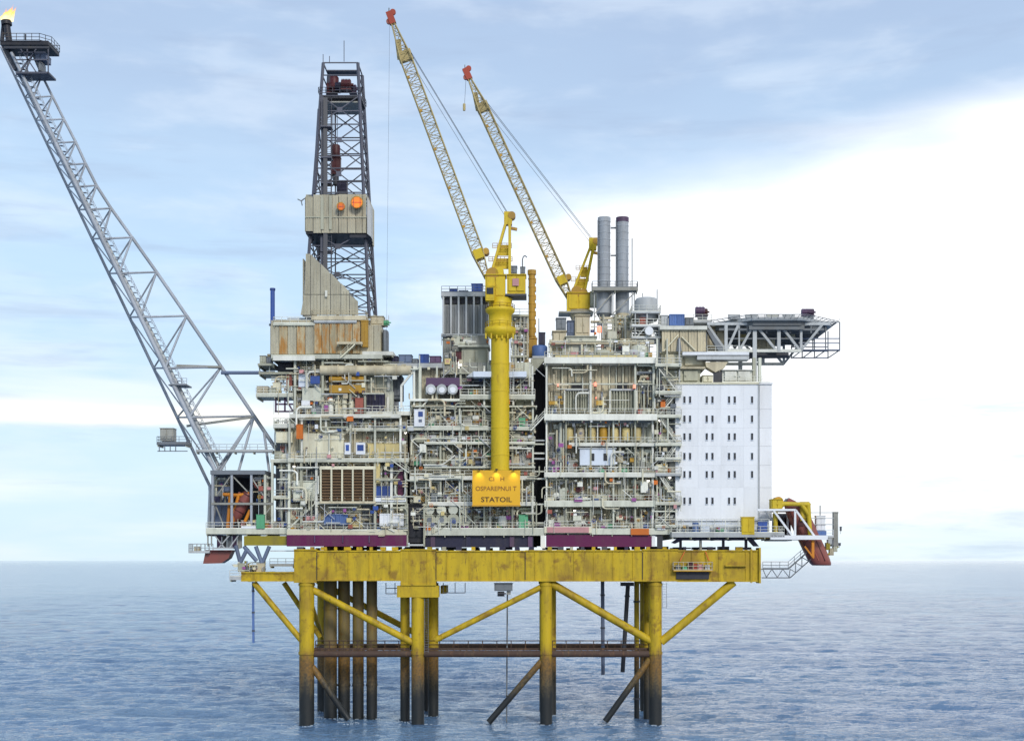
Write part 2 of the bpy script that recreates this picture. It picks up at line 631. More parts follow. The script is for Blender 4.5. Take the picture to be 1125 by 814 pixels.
def solo(label, cat, name, *a, **k):
    """a thing of its own made of one moulded mesh"""
    return tag(B(None, name, *a, **k), label, cat)


def panels(T, px0, px1, py0, py1, y, mat, step=9.0, depth=0.18, name='wall_panel', jit=0.03):
    n = max(1, round((px1 - px0) / step))
    for i in range(n):
        a = px0 + (px1 - px0) * i / n
        b = px0 + (px1 - px0) * (i + 1) / n
        dy = rng.uniform(0, jit)
        m = mat if isinstance(mat, str) else rng.choice(mat)
        B(T, name, a + 0.22, b - 0.22, py0, py1, y - dy, y - dy + depth, m, 'panel')


def side_panels(T, x, y0, y1, z0, z1, mat, step=2.2, out=-1, name='wall_panel'):
    """ribbed sheets on a side wall at x; out is the direction it faces"""
    n = max(1, round((y1 - y0) / step))
    q = Quaternion((0, 0, 1), R(-90) if out < 0 else R(90))
    for i in range(n):
        ya = y0 + (y1 - y0) * i / n
        yb = y0 + (y1 - y0) * (i + 1) / n
        put(name, 'panel', mat, T, (x, (ya + yb) / 2, (z0 + z1) / 2), (abs(yb - ya) - 0.04, 0.18, abs(z1 - z0)), q)


def railing(T, pts, h=1.15, mat='palewhite', r=0.05, step=1.5, name='railing'):
    m = MB()
    for a, b in zip(pts[:-1], pts[1:]):
        a, b = Vector(a), Vector(b)
        n = max(1, round((b - a).length / step))
        for i in range(n + 1):
            p = a.lerp(b, i / n)
            m.tube(p, p + Vector((0, 0, h)), r, n=4, caps=False)
        for k in (0.5, 1.0):
            m.tube(a + Vector((0, 0, h * k)), b + Vector((0, 0, h * k)), r, n=4)
        m.bar(a + Vector((0, 0, 0.08)), b + Vector((0, 0, 0.08)), 0.03, 0.14)
    return m.build(name, mat, T)


def deck(T, px0, px1, py0, py1, y0, y1, mat='pale', rail=True, railmat='palewhite', name='deck', under='greygreen', ends=False):
    """deck slab whose edge plate shows between py0 (top) and py1 (bottom), joists below, railing on top"""
    o = B(T, name, px0, px1, py0, py1, y0, y1, mat)
    xa, xb, zb = X(px0, y0), X(px1, y0), Z(py1, y0)
    n = max(1, int((xb - xa) / 3.5))
    m = MB()
    for i in range(n + 1):
        x = xa + 0.2 + (xb - xa - 0.4) * i / n
        m.box((x - .09, y0 + .15, zb - .34), (x + .09, y1 - .1, zb - .002))
    j = m.build('joist', under, o)
    j['kind'] = 'stuff'
    if rail:
        zt = Z(py0, y0)
        pts = [(xa + .05, y0 + .08, zt), (xb - .05, y0 + .08, zt)]
        if ends:
            pts = [(xa + .05, min(y1, y0 + 6), zt)] + pts + [(xb - .05, min(y1, y0 + 6), zt)]
        railing(T, pts, mat=railmat)
    return o


def ladder(T, p0, p1, mat='palewhite', w=0.5, name='ladder'):
    m = MB()
    p0, p1 = Vector(p0), Vector(p1)
    n = int((p1 - p0).length / 0.45)
    for s in (-1, 1):
        o = Vector((s * w / 2, 0, 0))
        m.bar(p0 + o, p1 + o, .07, .07)
    for i in range(n):
        p = p0.lerp(p1, (i + .5) / n)
        m.bar(p - Vector((w / 2, 0, 0)), p + Vector((w / 2, 0, 0)), .05, .05)
    return m.build(name, mat, T)


def stairs(T, a, b, mat='palewhite', wd=0.9, name='stair'):
    """flight between two points with stringers, treads and hand rails"""
    a, b = Vector(a), Vector(b)
    st = MB()
    for s in (0, wd):
        o = Vector((0, s, 0))
        st.bar(a + o, b + o, .08, .22)
    o_ = st.build(name, mat, T)
    n = max(3, int(abs(b.z - a.z) / 0.28))
    tr = MB()
    for i in range(n):
        p = a.lerp(b, (i + .5) / n)
        tr.box((p.x - .16, p.y + .05, p.z - .02), (p.x + .16, p.y + wd - .05, p.z + .02))
    t_ = tr.build('tread', mat, o_)
    t_['kind'] = 'stuff'
    rl = MB()
    for s in (0, wd):
        o = Vector((0, s, 0))
        for k in (0.55, 1.05):
            rl.tube(a + o + Vector((0, 0, k)), b + o + Vector((0, 0, k)), .045, n=4)
        m = max(2, int((b - a).length / 1.4))
        for i in range(m + 1):
            p = a.lerp(b, i / m) + o
            rl.tube(p, p + Vector((0, 0, 1.05)), .045, n=4)
    rl.build('hand_rail', mat, o_)
    return o_


BRIGHT = ['white', 'cream', 'pink', 'creamyellow', 'palewhite', 'orange', 'magenta', 'brick', 'blue', 'lightgrey', 'beige', 'cream', 'palewhite', 'beige', 'midgrey', 'darksteel', 'ochre']
PIPEMATS = ['pale', 'palewhite', 'greygreen', 'grey', 'beige', 'pale', 'midgrey', 'cream', 'lightgrey', 'greygreen']


def clutter(T, px0, px1, py0, py1, y, d, vp=4, hp=2, cab=2, ves=1, val=2, mot=1, lamp=1, duct=1, accents=(), pm=PIPEMATS):
    """process equipment standing between the deck at py1 and the ceiling at py0, from depth y to y + d"""
    def px(): return rng.uniform(px0 + 1, px1 - 1)
    def yy(): return y + rng.uniform(0.15, 1) * d
    d = min(d, 2.1)
    y -= .25
    vp, hp, val = int(vp * 1.5), int(hp * 1.3), int(val * 1.4)
    top, bot = Z(py0, y), Z(py1, y)
    H = top - bot
    x0, x1 = X(px0, y), X(px1, y)
    L = x1 - x0
    def rx(m=0.0): return rng.uniform(x0 + m, x1 - m) if L > 2 * m + .1 else (x0 + x1) / 2
    for _ in range(vp):
        r = rng.choice((.06, .08, .10, .14, .20, .26))
        x, yv = rx(r), yy()
        za = bot if rng.random() < .7 else bot + rng.uniform(.1, .5) * H
        zb = top if rng.random() < .6 else bot + rng.uniform(.6, .95) * H
        p = pipe(T, 'upright_pipe', (x, yv, za), (x, yv, zb), r, rng.choice(pm))
        if r > .12 and rng.random() < .6:
            zf = rng.uniform(za, zb)
            put('flange', 'cyl', rng.choice(pm), p, (x, yv, zf), (r * 1.5, r * 1.5, .16))
    for _ in range(hp):
        r = rng.choice((.06, .08, .10, .16, .24))
        z, yv = bot + rng.uniform(.35, .97) * H, yy()
        a = rx(); b = rx()
        if abs(b - a) < L * .35:
            a, b = x0 + .2, x1 - .2
        pipe(T, 'pipe', (a, yv, z), (b, yv, z), r, rng.choice(pm))
    for _ in range(max(0, hp // 2)):
        wz, hz = rng.uniform(.25, .6) * L, rng.uniform(.3, .7) * H
        o = put('bent_pipe', 'elbow', rng.choice(pm), T, (rx(wz * .5), yy(), bot + rng.uniform(.4, .6) * H), (min(wz, 3.0), 2.0, hz))
        if rng.random() < .5:
            o.scale.x *= -1 if False else 1
    for _ in range(cab):
        wd, hh = rng.uniform(.7, 2.0), min(H * .8, rng.uniform(1.1, 2.4))
        put('cabinet', 'cabinet', rng.choice(list(pm) + ['beige', 'cream', 'greygreen']), T, (rx(wd * .5), yy(), bot + hh / 2), (wd, .9, hh))
    for _ in range(ves):
        ln, r = rng.uniform(1.8, 3.6), rng.uniform(.9, 1.5)
        if H > 1.6:
            put('vessel', 'vessel', rng.choice(['palewhite', 'pale', 'lightgrey', 'beige', 'greygreen']), T, (rx(min(ln / 2, L / 2.2)), yy(), bot + r * .64), (min(ln, L * .9), r, r))
    for _ in range(val):
        s = rng.uniform(.5, .9)
        put('valve', 'valve', rng.choice(['brick', 'midgrey', 'blue', 'darksteel', 'pale', 'maroon', 'ochre']), T, (rx(.3), y + .2 * d, bot + rng.uniform(.15, .8) * H), (s, s, s))
    for _ in range(mot):
        s = rng.uniform(.8, 1.5)
        put('motor', 'motor', rng.choice(['bluegrey', 'midgrey', 'greygreen', 'green', 'pale', 'darksteel', 'blue2']), T, (rx(.6), yy(), bot + s * .35), (s * 1.3, s * .7, s * .7))
    for _ in range(lamp):
        put('lamp', 'lamp', rng.choice(['pale', 'palewhite', 'palewhite', 'cream', 'lamp_white']), T, (rx(.3), y + .1, top - rng.uniform(.25, .6)), (.45, .35, .3))
    for _ in range(duct):
        hh = rng.uniform(.4, .8)
        a = rx(); b = a + rng.uniform(.3, .7) * L * rng.choice((-1, 1))
        a, b = max(x0, min(a, b)), min(x1, max(a, b))
        put('duct', 'box', rng.choice(['lightgrey', 'greygreen', 'pale', 'beige']), T, ((a + b) / 2, y + .75 * d, top - .35 - hh / 2), (max(.6, b - a), .8, hh))
    for _ in range(max(2, int(L * .9))):
        x, yv = rx(.1), y + rng.uniform(0, .35) * d
        za = bot + rng.uniform(0, .4) * H
        pipe(T, 'conduit', (x, yv, za), (x, yv, za + rng.uniform(.3, 1 - (za - bot) / H) * H), rng.choice((.04, .05, .06)), rng.choice(['palewhite', 'cream', 'pale', 'lightgrey', 'white']))
    for _ in range(max(2, int(L * .9))):
        s = rng.uniform(.22, .6)
        put('junction_box', 'cabinet', rng.choice(BRIGHT), T, (rx(.3), y + rng.uniform(.0, .3) * d, bot + rng.uniform(.08, .85) * H), (s * rng.uniform(.7, 1.6), .3, s))
    for mat in accents:
        s = rng.uniform(.5, 1.1)
        put('box', 'cabinet', mat, T, (rx(.5), y + .12 * d, bot + rng.choice((s * .5, s * .5, H * .5))), (s * rng.uniform(.8, 1.8), .7, s))


def dress(T, px0, px1, py0, py1, y, n, pm=('palewhite', 'pale', 'cream', 'lightgrey', 'greygreen', 'beige')):
    """small runs of pipe, hoses, rails and boxes fixed to the outer face of the decks"""
    for _ in range(n):
        px, py = rng.uniform(px0, px1), rng.uniform(py0, py1)
        yv = y + rng.uniform(-.15, .3)
        k = rng.random()
        m = rng.choice(pm)
        if k < .30:
            ln = rng.uniform(8, 34)
            pipe(T, 'face_pipe', P(px, py, yv), P(min(px1, px + ln), py, yv), rng.choice((.05, .07, .10, .15)), m)
        elif k < .55:
            ln = rng.uniform(8, 30)
            pipe(T, 'drop_pipe', P(px, py, yv), P(px, min(py1, py + ln), yv), rng.choice((.05, .06, .09, .14)), m)
        elif k < .65:
            sx = rng.choice((-1, 1))
            ln = rng.uniform(8, 16)
            bar(T, 'scaffold_brace', P(px, py, yv), P(px + sx * ln, min(py1, py + ln * .9), yv), .12, .12, m)
        elif k < .76:
            w_, h_ = rng.uniform(1.2, 3.2), rng.uniform(1.2, 3.6)
            put('bent_pipe', 'elbow', m, T, P(px, py, yv), (w_, 2.0, h_), Quaternion((0, 1, 0), rng.choice((0, math.pi / 2, math.pi, -math.pi / 2))))
        elif k < .92:
            s_ = rng.uniform(.3, .9)
            put('face_box', 'cabinet', rng.choice(BRIGHT), T, P(px, py, yv), (s_ * rng.uniform(.7, 1.5), .35, s_))
        else:
            s_ = rng.uniform(.4, .8)
            put('valve', 'valve', rng.choice(['brick', 'orange', 'blue', 'pale', 'maroon', 'midgrey']), T, P(px, py, yv), (s_, s_, s_))

# ================================================================== the sea
def make_sea():
    def axis(lo, hi, step, g, far):
        mid = np.arange(lo, hi + step, step)
        out, s, v = [], step, mid[-1]
        while v < far:
            s *= g
            v += s
            out.append(v)
        return mid, np.array(out)
    mx, ox = axis(-290, 290, 1.0, 1.09, 60000)
    xs = np.concatenate((-ox[::-1] + (mx[0] + mx[-1]), mx, ox))
    my, oy = axis(-62, 150, 0.8, 1.0105, 60000)
    bk, s, v = [], 1.5, -62.0
    while v > -20000:
        s *= 1.25
        v -= s
        bk.append(v)
    ys = np.concatenate((np.array(bk)[::-1], my, oy))
    dx = np.gradient(xs)
    dy = np.gradient(ys)
    GX, GY = np.meshgrid(xs, ys)
    SP = np.maximum(np.abs(dx)[None, :] * 0.9, np.abs(dy)[:, None])
    H = np.zeros_like(GX)
    r = np.random.RandomState(5)
    N = 72
    for i in range(N):
        lam = 2.4 * (34 / 2.4) ** (i / (N - 1))
        th = R(258) + r.normal(0, 0.50)
        k = 2 * math.pi / lam
        a = 0.20 * math.sqrt(2 / N) / k * (1.0 if lam < 7 else 0.45)
        fade = np.clip((lam / SP - 2.2) / 1.5, 0, 1)
        ph = k * (GX * math.cos(th) + GY * math.sin(th)) + r.uniform(0, 6.28)
        H += a * fade * (np.sin(ph) + 0.22 * np.sin(2 * ph + 1.57))
    ny, nx = GX.shape
    def height(x, y):
        return float(H[np.abs(ys - y).argmin(), np.abs(xs - x).argmin()])
    co = np.empty((ny * nx, 3), np.float32)
    co[:, 0], co[:, 1], co[:, 2] = GX.ravel(), GY.ravel(), H.ravel()
    idx = np.arange(ny * nx).reshape(ny, nx)
    q = np.stack((idx[:-1, :-1], idx[:-1, 1:], idx[1:, 1:], idx[1:, :-1]), -1).reshape(-1, 4)
    me = bpy.data.meshes.new('sea')
    me.vertices.add(len(co))
    me.vertices.foreach_set('co', co.ravel())
    me.loops.add(q.size)
    me.loops.foreach_set('vertex_index', q.ravel().astype(np.int32))
    me.polygons.add(len(q))
    me.polygons.foreach_set('loop_start', np.arange(0, q.size, 4, dtype=np.int32))
    me.polygons.foreach_set('loop_total', np.full(len(q), 4, np.int32))
    me.polygons.foreach_set('use_smooth', np.ones(len(q), bool))
    me.update(calc_edges=True)
    me.materials.append(MATS['sea'])
    o = bpy.data.objects.new('sea', me)
    COL.objects.link(o)
    struct(o)
    return height


sea_height = make_sea()

# ================================================================== the jacket (steel legs, braces, girders)
YB = 21.0                                    # depth of the rear row of legs
jk = thing('steel_jacket', 'yellow steel support structure with legs and braces standing in the sea', 'platform jacket', (0, 10, 0))
zt, zg0, zg1 = Z(604), Z(639), Z(604.5)
LEGS = [(337, 1.42), (459, 1.22), (600, 1.15), (720, 1.22)]
for px, r in LEGS:
    for y in (0, YB):
        lg = pipe(jk, 'leg', (X(px), y, -4), (X(px), y, zg0 + .5), r if y == 0 else r * .95, 'jacket', 'cyl24')
        # ring stiffeners
        for zz in (13.4, zg0 - .5):
            put('ring', 'cyl24', 'jacket', lg, (X(px), y, zz), (r * 1.10, r * 1.10, .5))
for px, y, r in ((445, 5, .92), (476, 13, 1.05), (606.5, 10, .8), (711, 12, .75)):
    pipe(jk, 'leg', (X(px, y), y, -4), (X(px, y), y, Z(640, y)), r, 'jacket', 'cyl24')


def brace(a, b, y, r, m='jacket', name='brace'):
    return pipe(jk, name, P(a[0], a[1], y), P(b[0], b[1], y), r, m, 'cyl24')


for y, s in ((0, 1.0), (YB, .95)):
    f = (DIST + 0) / (DIST + y)
    def q(p, y=y):                           # the rear frame repeats the front one in metres
        v = P(p[0], p[1], 0)
        return Vector((v.x, y, v.z))
    for a, b, r_ in (((344, 648), (454, 706), .66), ((594, 645), (478, 703), .56), ((606, 641), (715, 704), .74), ((806, 639), (726, 705), .80), ((279, 640), (331, 703), .56)):
        if y == 0 or a[0] in (344, 606):
            pipe(jk, 'brace', q(a), q(b), r_ * s, 'jacket', 'cyl24')
    for a, b in (((343, 732), (383, 790)), ((595, 726), (537, 793)), ((714, 724), (665, 792))):
        if y == 0:
            pipe(jk, 'brace', q(a), q(b), .60, 'jacket', 'cyl24')
    zh = Z(718)
    for a, b in ((345, 452), (466, 594), (606, 714)):
        pipe(jk, 'horizontal_brace', (X(a), y, zh), (X(b), y, zh), .62, 'brownsteel', 'cyl24')
brace((312, 640), (352, 700), 10, .5)
for px, r in LEGS:                            # members across the jacket
    for zz, m in ((Z(718), 'brownsteel'),):
        pipe(jk, 'horizontal_brace', (X(px), 1, zz), (X(px), YB - 1, zz), .5, m, 'cyl24')
    pipe(jk, 'brace', (X(px), 1, Z(650)), (X(px), YB - 1, Z(712)), .45, 'jacket', 'cyl24')

# walkway along the rusty horizontal braces
for a, b in ((346, 453), (467, 593), (607, 713)):
    y = 1.4
    o = put('walkway', 'box', 'brownsteel', jk, ((X(a) + X(b)) / 2, y, Z(713.5)), (X(b) - X(a), 1.6, .30))
    railing(jk, [(X(a), y - .7, Z(712.6)), (X(b), y - .7, Z(712.6))], h=1.5, mat='brownsteel', r=.09, step=2.6)
    n = int((b - a) / 7)
    for i in range(n):                        # brackets between walkway and brace
        xx = X(a + (b - a) * (i + .5) / n)
        put('bracket', 'box', 'brownsteel', jk, (xx, .75, Z(715)), (.16, 1.2, .8))


def girder(px0, px1, py0, py1, y0, y1, mat='jacket', nst=0, front=True):
    """box girder with flanges standing proud and web stiffeners"""
    o = B(jk, 'girder', px0, px1, py0 + 1.4, py1 - 1.4, y0, y1, mat)
    xa, xb = X(px0, y0), X(px1, y0)
    for pa, pb in ((py0, py0 + 1.4), (py1 - 1.4, py1)):
        put('flange', 'box', mat, o, ((xa + xb) / 2, (y0 + y1) / 2, (Z(pa, y0) + Z(pb, y0)) / 2), (xb - xa, y1 - y0 + .5, Z(pa, y0) - Z(pb, y0)))
    for i in range(nst):
        xx = xa + (xb - xa) * (i + .5) / nst
        put('stiffener', 'box', mat, o, (xx, y0 - .08, (Z(py0 + 1.5, y0) + Z(py1 - 1.5, y0)) / 2), (.10, .16, Z(py0 + 1.5, y0) - Z(py1 - 1.5, y0)))
    return o


for y0, y1 in ((-1.2, 1.2), (YB - 1.2, YB + 1.2)):
    ns = 1 if y0 < 0 else 0
    girder(323, 348, 603, 640, y0 - .05, y1 + .05)
    girder(348, 440, 604.5, 638, y0, y1, nst=4 * ns)
    girder(440, 479, 603, 643, y0 - .12, y1 + .12, nst=2 * ns)
    girder(479, 577, 604.5, 638.5, y0, y1, nst=4 * ns)
    girder(577, 706, 604, 638.5, y0 - .03, y1 + .03, nst=6 * ns)
    girder(706, 745, 603, 638.5, y0 - .10, y1 + .10, nst=2 * ns)
    girder(745, 834, 604, 639, y0, y1, nst=3 * ns)
    girder(265, 323, 628, 638.5, y0 + .2, y1 - .2, nst=2 * ns)
B(jk, 'end_plate', 834, 836, 601.5, 640.5, -1.8, 1.8, 'jacket')
B(jk, 'end_plate', 824.5, 826.5, 603, 640, -1.55, -1.25, 'jacket')
B(jk, 'bracket', 797, 820, 620.5, 622, -1.9, -1.2, 'jacket')
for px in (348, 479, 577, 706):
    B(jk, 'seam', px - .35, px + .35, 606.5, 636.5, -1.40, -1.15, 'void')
B(jk, 'node_box', 436, 482, 643.2, 656, -1.3, 1.3, 'jacket')
B(jk, 'node_box', 484, 490, 643.2, 652, 8, 15, 'jacket')
for px in (335, 459, 578, 600, 720, 826):     # cross girders
    xx = X(px)
    put('cross_girder', 'box', 'jacket', jk, (xx, YB / 2, (zg0 + zg1) / 2), (1.2, YB - 2.5, (zg1 - zg0) * .92))
for px in (278, 305):
    put('cross_girder', 'box', 'jacket', jk, (X(px), YB / 2, (Z(638) + Z(628)) / 2), (.8, YB - 2.3, Z(628) - Z(638) - .2))
# ladders and small frames hanging under the girder
ladder(jk, (X(730, -.5), -.5, Z(668)), (X(730, -.5), -.5, Z(640)), 'midgrey', .8)
ladder(jk, (X(468.5, -1.5), -1.5, Z(716)), (X(468.5, -1.5), -1.5, Z(657)), 'midgrey', .7)
fm = MB()
for a, b in (((487, 640), (487, 651)), ((511, 640), (511, 651)), ((487, 651), (511, 651)), ((500, 640), (500, 651))):
    fm.bar(P(a[0], a[1], .4), P(b[0], b[1], .4), .14, .14)
fm.build('hanging_frame', 'darksteel', jk)
fm = MB()
for a, b in (((424, 640), (424, 652)), ((434, 640), (434, 652)), ((424, 652), (436, 652)), ((424, 646), (436, 646))):
    fm.bar(P(a[0], a[1], 2.), P(b[0], b[1], 2.), .14, .14)
fm.build('hanging_frame', 'darksteel', jk)
# deck pads between the girder and the modules
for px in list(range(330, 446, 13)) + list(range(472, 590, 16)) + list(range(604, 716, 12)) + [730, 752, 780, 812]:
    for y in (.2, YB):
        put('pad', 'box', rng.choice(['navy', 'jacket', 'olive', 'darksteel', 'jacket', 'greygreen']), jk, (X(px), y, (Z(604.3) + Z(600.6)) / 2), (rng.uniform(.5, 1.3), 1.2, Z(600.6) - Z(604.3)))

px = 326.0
while px < 830:                                # beam segments added in dark colours so the gap reads mostly dark
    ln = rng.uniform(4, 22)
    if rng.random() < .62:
        B(jk, 'dark_gap_beam', px, px + ln, rng.uniform(599.8, 601.5), rng.uniform(602.6, 604.4), 5.5 + rng.uniform(0, 3), 9.5, rng.choice(['void', 'navy', 'darksteel']))
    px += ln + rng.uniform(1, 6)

# stairwell opening and boarding basket on the girder
bk = thing('boarding_basket', 'pale railed basket above a dark recess on the yellow girder', 'platform', P(761, 627, -1.4))
B(bk, 'recess', 743, 779, 628, 636, -1.62, -1.22, 'void')  # near-black box on the girder face; recess darkness is put into its colour
B(bk, 'floor', 740, 783, 626.2, 627.6, -2.6, -1.25, 'ochre')
railing(bk, [(X(740, -2.6), -1.5, Z(626.2, -2.6)), (X(740, -2.6), -2.55, Z(626.2, -2.6)), (X(783, -2.6), -2.55, Z(626.2, -2.6)), (X(783, -2.6), -1.5, Z(626.2, -2.6))], h=1.5, mat='beige', r=.06, step=.9)
for a, m, hh in ((745, 'midgrey', 1.0), (752, 'green', .8), (759, 'maroon', 1.6), (764, 'tipred', 1.2), (770, 'pink', 1.1), (777, 'lightgrey', 1.0)):
    put('equipment_box', 'cabinet', m, bk, (X(a, -2), -2, Z(626.2, -2) + hh / 2), (.9, .7, hh))
for a, b in (((752, 606), (747, 616)), ((775, 606), (779, 616))):
    pipe(bk, 'brace', P(a[0], a[1], -1.5), P(b[0], b[1], -2.2), .12, 'orange')

# grey hoist box hanging under the girder
hb = thing('hoist_box', 'grey winch box hanging below the yellow girder between the middle legs', 'winch', P(553, 640, .3))
B(hb, 'body', 543, 563, 640.2, 649, -.6, 1.4, 'midgrey', 'cabinet')
B(hb, 'drum', 546, 556, 649, 655, -.2, 1.0, 'darksteel', 'motor')
B(hb, 'hook_block', 557, 561, 649, 653, 0, .6, 'grey', 'cabinet')

# conductors
for i, (px, y, r) in enumerate(((363, 8, 1.28), (378, 9, 1.18), (393.5, 8, 1.10), (408.5, 8, 1.05))):
    lab = ['thick brown conductor pipe, first of four beside the corner leg', 'dark conductor pipe, second of four counted from the corner leg',
           'brown conductor pipe, third of four counted from the corner leg', 'dark conductor pipe, last of four, farthest from the corner leg'][i]
    c = thing('conductor_pipe', lab, 'pipe', (X(px, y), y, 0), 'conductor pipes under the drilling module')
    pipe(c, 'casing', (X(px, y), y, -4), (X(px, y), y, Z(590, y)), r, 'conductor', 'cyl24')
    for zz in (Z(717, y), Z(668, y), Z(752, y)):
        put('collar', 'cyl24', 'conductor', c, (X(px, y), y, zz), (r * 1.08, r * 1.08, .4))
# thin wash of foam where the swell works round the steel
fo = MB()
spots = [(X(px), y, r) for px, r in LEGS for y in (0, YB)] + [(X(445, 5), 5, .92), (X(476, 13), 13, 1.05), (X(606.5, 10), 10, .8), (X(711, 12), 12, .75), (X(699.5, 10), 10, .5)]
spots += [(X(363, 8), 8, 1.28), (X(378, 9), 9, 1.18), (X(393.5, 8), 8, 1.10), (X(408.5, 8), 8, 1.05), (X(537), 0, .8), (X(665), 0, .8), (X(383), 0, .7)]
for cx, cy, r in spots:
    for _ in range(rng.randint(10, 22)):
        a, d = rng.uniform(0, 6.283), r + abs(rng.gauss(0, .8)) + .05
        x, y = cx + d * math.cos(a) * 1.15, cy + d * math.sin(a)
        z = sea_height(x, y) + .07
        s = rng.uniform(.05, .17) * (1.3 if d < r + .4 else .8)
        n = rng.randint(5, 7)
        st = rng.uniform(1.2, 2.6)
        top = [(x + s * st * math.cos(t * 6.283 / n) * rng.uniform(.6, 1.2), y + s * math.sin(t * 6.283 / n) * rng.uniform(.6, 1.2), z + rng.uniform(0, .06)) for t in range(n)]
        fo.add(top + [(p[0], p[1], p[2] - .12) for p in top], [tuple(range(n))] + [(i, n + i, n + (i + 1) % n, (i + 1) % n) for i in range(n)])
fo = fo.build('foam', 'foamwhite')
fo['kind'] = 'stuff'
tag(fo, 'thin white foam washing round the platform legs', 'foam')

# risers and caissons
for nm, lab, a, b, y, r, m in (
        ('water_pipe', 'thin blue pipe hanging below the cantilevered yellow beam at the flare end', (278, 639), (278.5, 706), 1, .22, 'blue2'),
        ('riser_pipe', 'hair-thin dark riser dropping into the sea below the grey winch box', (557.5, 640), (556.5, 795), 6, .14, 'midgrey'),
        ('caisson_pipe', 'dark slim caisson ending above the water between the right-hand legs', (662, 638), (662.5, 741), 8, .36, 'bluegrey'),
        ('leaning_pipe', 'dark leaning pipe below the girder beside the slim caisson', (690, 640), (684, 738), 9, .42, 'darksteel'),
        ('service_caisson', 'thin yellow and black caisson just inside the outermost front leg', (699.5, 636), (699.5, 800), 10, .5, 'jacket')):
    o = thing(nm, lab, 'pipe', P(b[0], b[1], y))
    p0, p1 = P(a[0], a[1], y), P(b[0], b[1], y)
    pipe(o, 'casing', p1, p0, r, m, 'cyl24')
    for k in (.15, .5, .8):
        pp = p0.lerp(p1, k)
        put('clamp', 'cyl', 'darksteel', o, pp, (r * 1.35, r * 1.35, .3), (p1 - p0).to_track_quat('Z', 'Y'))
    if nm == 'leaning_pipe':
        put('head', 'box', 'darksteel', o, P(689, 641.5, y), (2.6, 1.2, .7))

# ================================================================== left module (wellheads and drilling support)
m1 = thing('wellhead_module', 'crowded pale green process decks under the drilling tower', 'module', (X(382), 10, Z(587)))
B(m1, 'girder', 315, 447, 587.5, 600, -.6, 0.0, 'purple')
B(m1, 'girder', 315, 447, 588, 600, 22, 23, 'purple')
for px in (345, 376, 405):
    B(m1, 'bracket', px, px + 1.2, 588, 596, -.85, -.6, 'plum')
deck(m1, 315, 448, 582, 587.4, -.6, 24, 'cream', ends=True)
# depth behind the open front: walls
panels(m1, 318, 448, 553, 582, 2.6, ['greygreen', 'greygreen', 'midgrey', 'beigewall'], 10)
panels(m1, 318, 448, 508, 552, 2.6, ['midgrey', 'plum', 'greygreen', 'greygreen', 'beigewall'], 10)
panels(m1, 318, 448, 458, 504, 2.6, ['beigewall', 'cream', 'beige', 'beigewall'], 10)
panels(m1, 322, 432, 396, 456, 3.0, ['beigewall', 'beige', 'pale', 'cream'], 10)
x0, x1 = X(318), X(448)
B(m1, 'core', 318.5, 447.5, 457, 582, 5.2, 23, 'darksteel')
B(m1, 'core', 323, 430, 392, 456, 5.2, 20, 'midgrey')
side_panels(m1, X(318, 4.4) - .0, 5.2, 23, Z(581, 5), Z(458, 5), 'beigewall', 2.4, -1)
deck(m1, 345, 446, 551.5, 554, -.3, 4, 'pale')
deck(m1, 316, 449, 504, 507.5, -.6, 4.1, 'pale')
deck(m1, 380, 446, 471, 473.5, .4, 4.1, 'pale')
deck(m1, 318, 440, 455.6, 459, -.4, 4.5, 'palewhite')
deck(m1, 322, 400, 426.5, 429, 1.4, 4.6, 'pale', rail=False)
for px in (317.5, 331, 347.5, 412, 430, 446):
    B(m1, 'column', px - 1.3, px + 1.3, 507.6, 582, -.35, .15, rng.choice(['pale', 'palewhite', 'greygreen']))
for px in (318, 331.5, 358, 385, 412, 440):
    B(m1, 'column', px - 1.1, px + 1.1, 459.1, 504, -.1, .35, rng.choice(['pale', 'palewhite']))
for px in (324, 354.5, 385, 401):
    B(m1, 'column', px - 1.2, px + 1.2, 395, 455.5, .6, 1.1, rng.choice(['pale', 'greygreen']))
bar(m1, 'diagonal_brace', P(318, 580, .2), P(346, 553, .2), .3, .3, 'pale')
bar(m1, 'diagonal_brace', P(413, 552, .4), P(445, 510, .4), .26, .26, 'greygreen')
clutter(m1, 318, 350, 556, 582, .6, 3, vp=7, hp=4, cab=3, val=5, mot=2, accents=('pink', 'ochre'))
clutter(m1, 350, 412, 556, 582, 1.4, 2.4, vp=8, hp=4, cab=3, val=4, mot=3, accents=('creamyellow', 'maroon'))
clutter(m1, 412, 447, 556, 582, .8, 3, vp=6, hp=3, cab=2, val=4, mot=2, accents=('orange', 'pink'))
clutter(m1, 318, 352, 510, 551, .8, 3, vp=9, hp=6, cab=3, val=5, mot=1, accents=('white', 'magenta'))
clutter(m1, 412, 447, 510, 551, .8, 3, vp=10, hp=7, cab=3, val=5, mot=2, accents=('creamyellow', 'maroon', 'maroon', 'pale'))
clutter(m1, 352, 412, 508, 514, .6, 3, vp=7, hp=3, cab=0, ves=2, val=3, mot=0, duct=0)
clutter(m1, 380, 446, 459.5, 471, .8, 3, vp=12, hp=3, cab=4, ves=1, val=6, mot=2, duct=2, accents=('bluegrey', 'beige'))
clutter(m1, 332, 384, 459.5, 474, 2.2, 1.8, vp=9, hp=3, cab=2, ves=0, val=5, mot=1, duct=2)
clutter(m1, 400, 448, 474, 504, 1.4, 2.5, vp=8, hp=4, cab=1, ves=1, val=4, mot=1, duct=1)
clutter(m1, 324, 400, 430, 455.5, 1.2, 3, vp=10, hp=5, cab=5, ves=2, val=8, mot=3, duct=2, accents=('cream', 'pale', 'white'))
clutter(m1, 322, 402, 396, 426, 1.5, 2.8, vp=10, hp=5, cab=4, ves=2, val=6, mot=2, duct=2, accents=('white', 'pale', 'beige'))
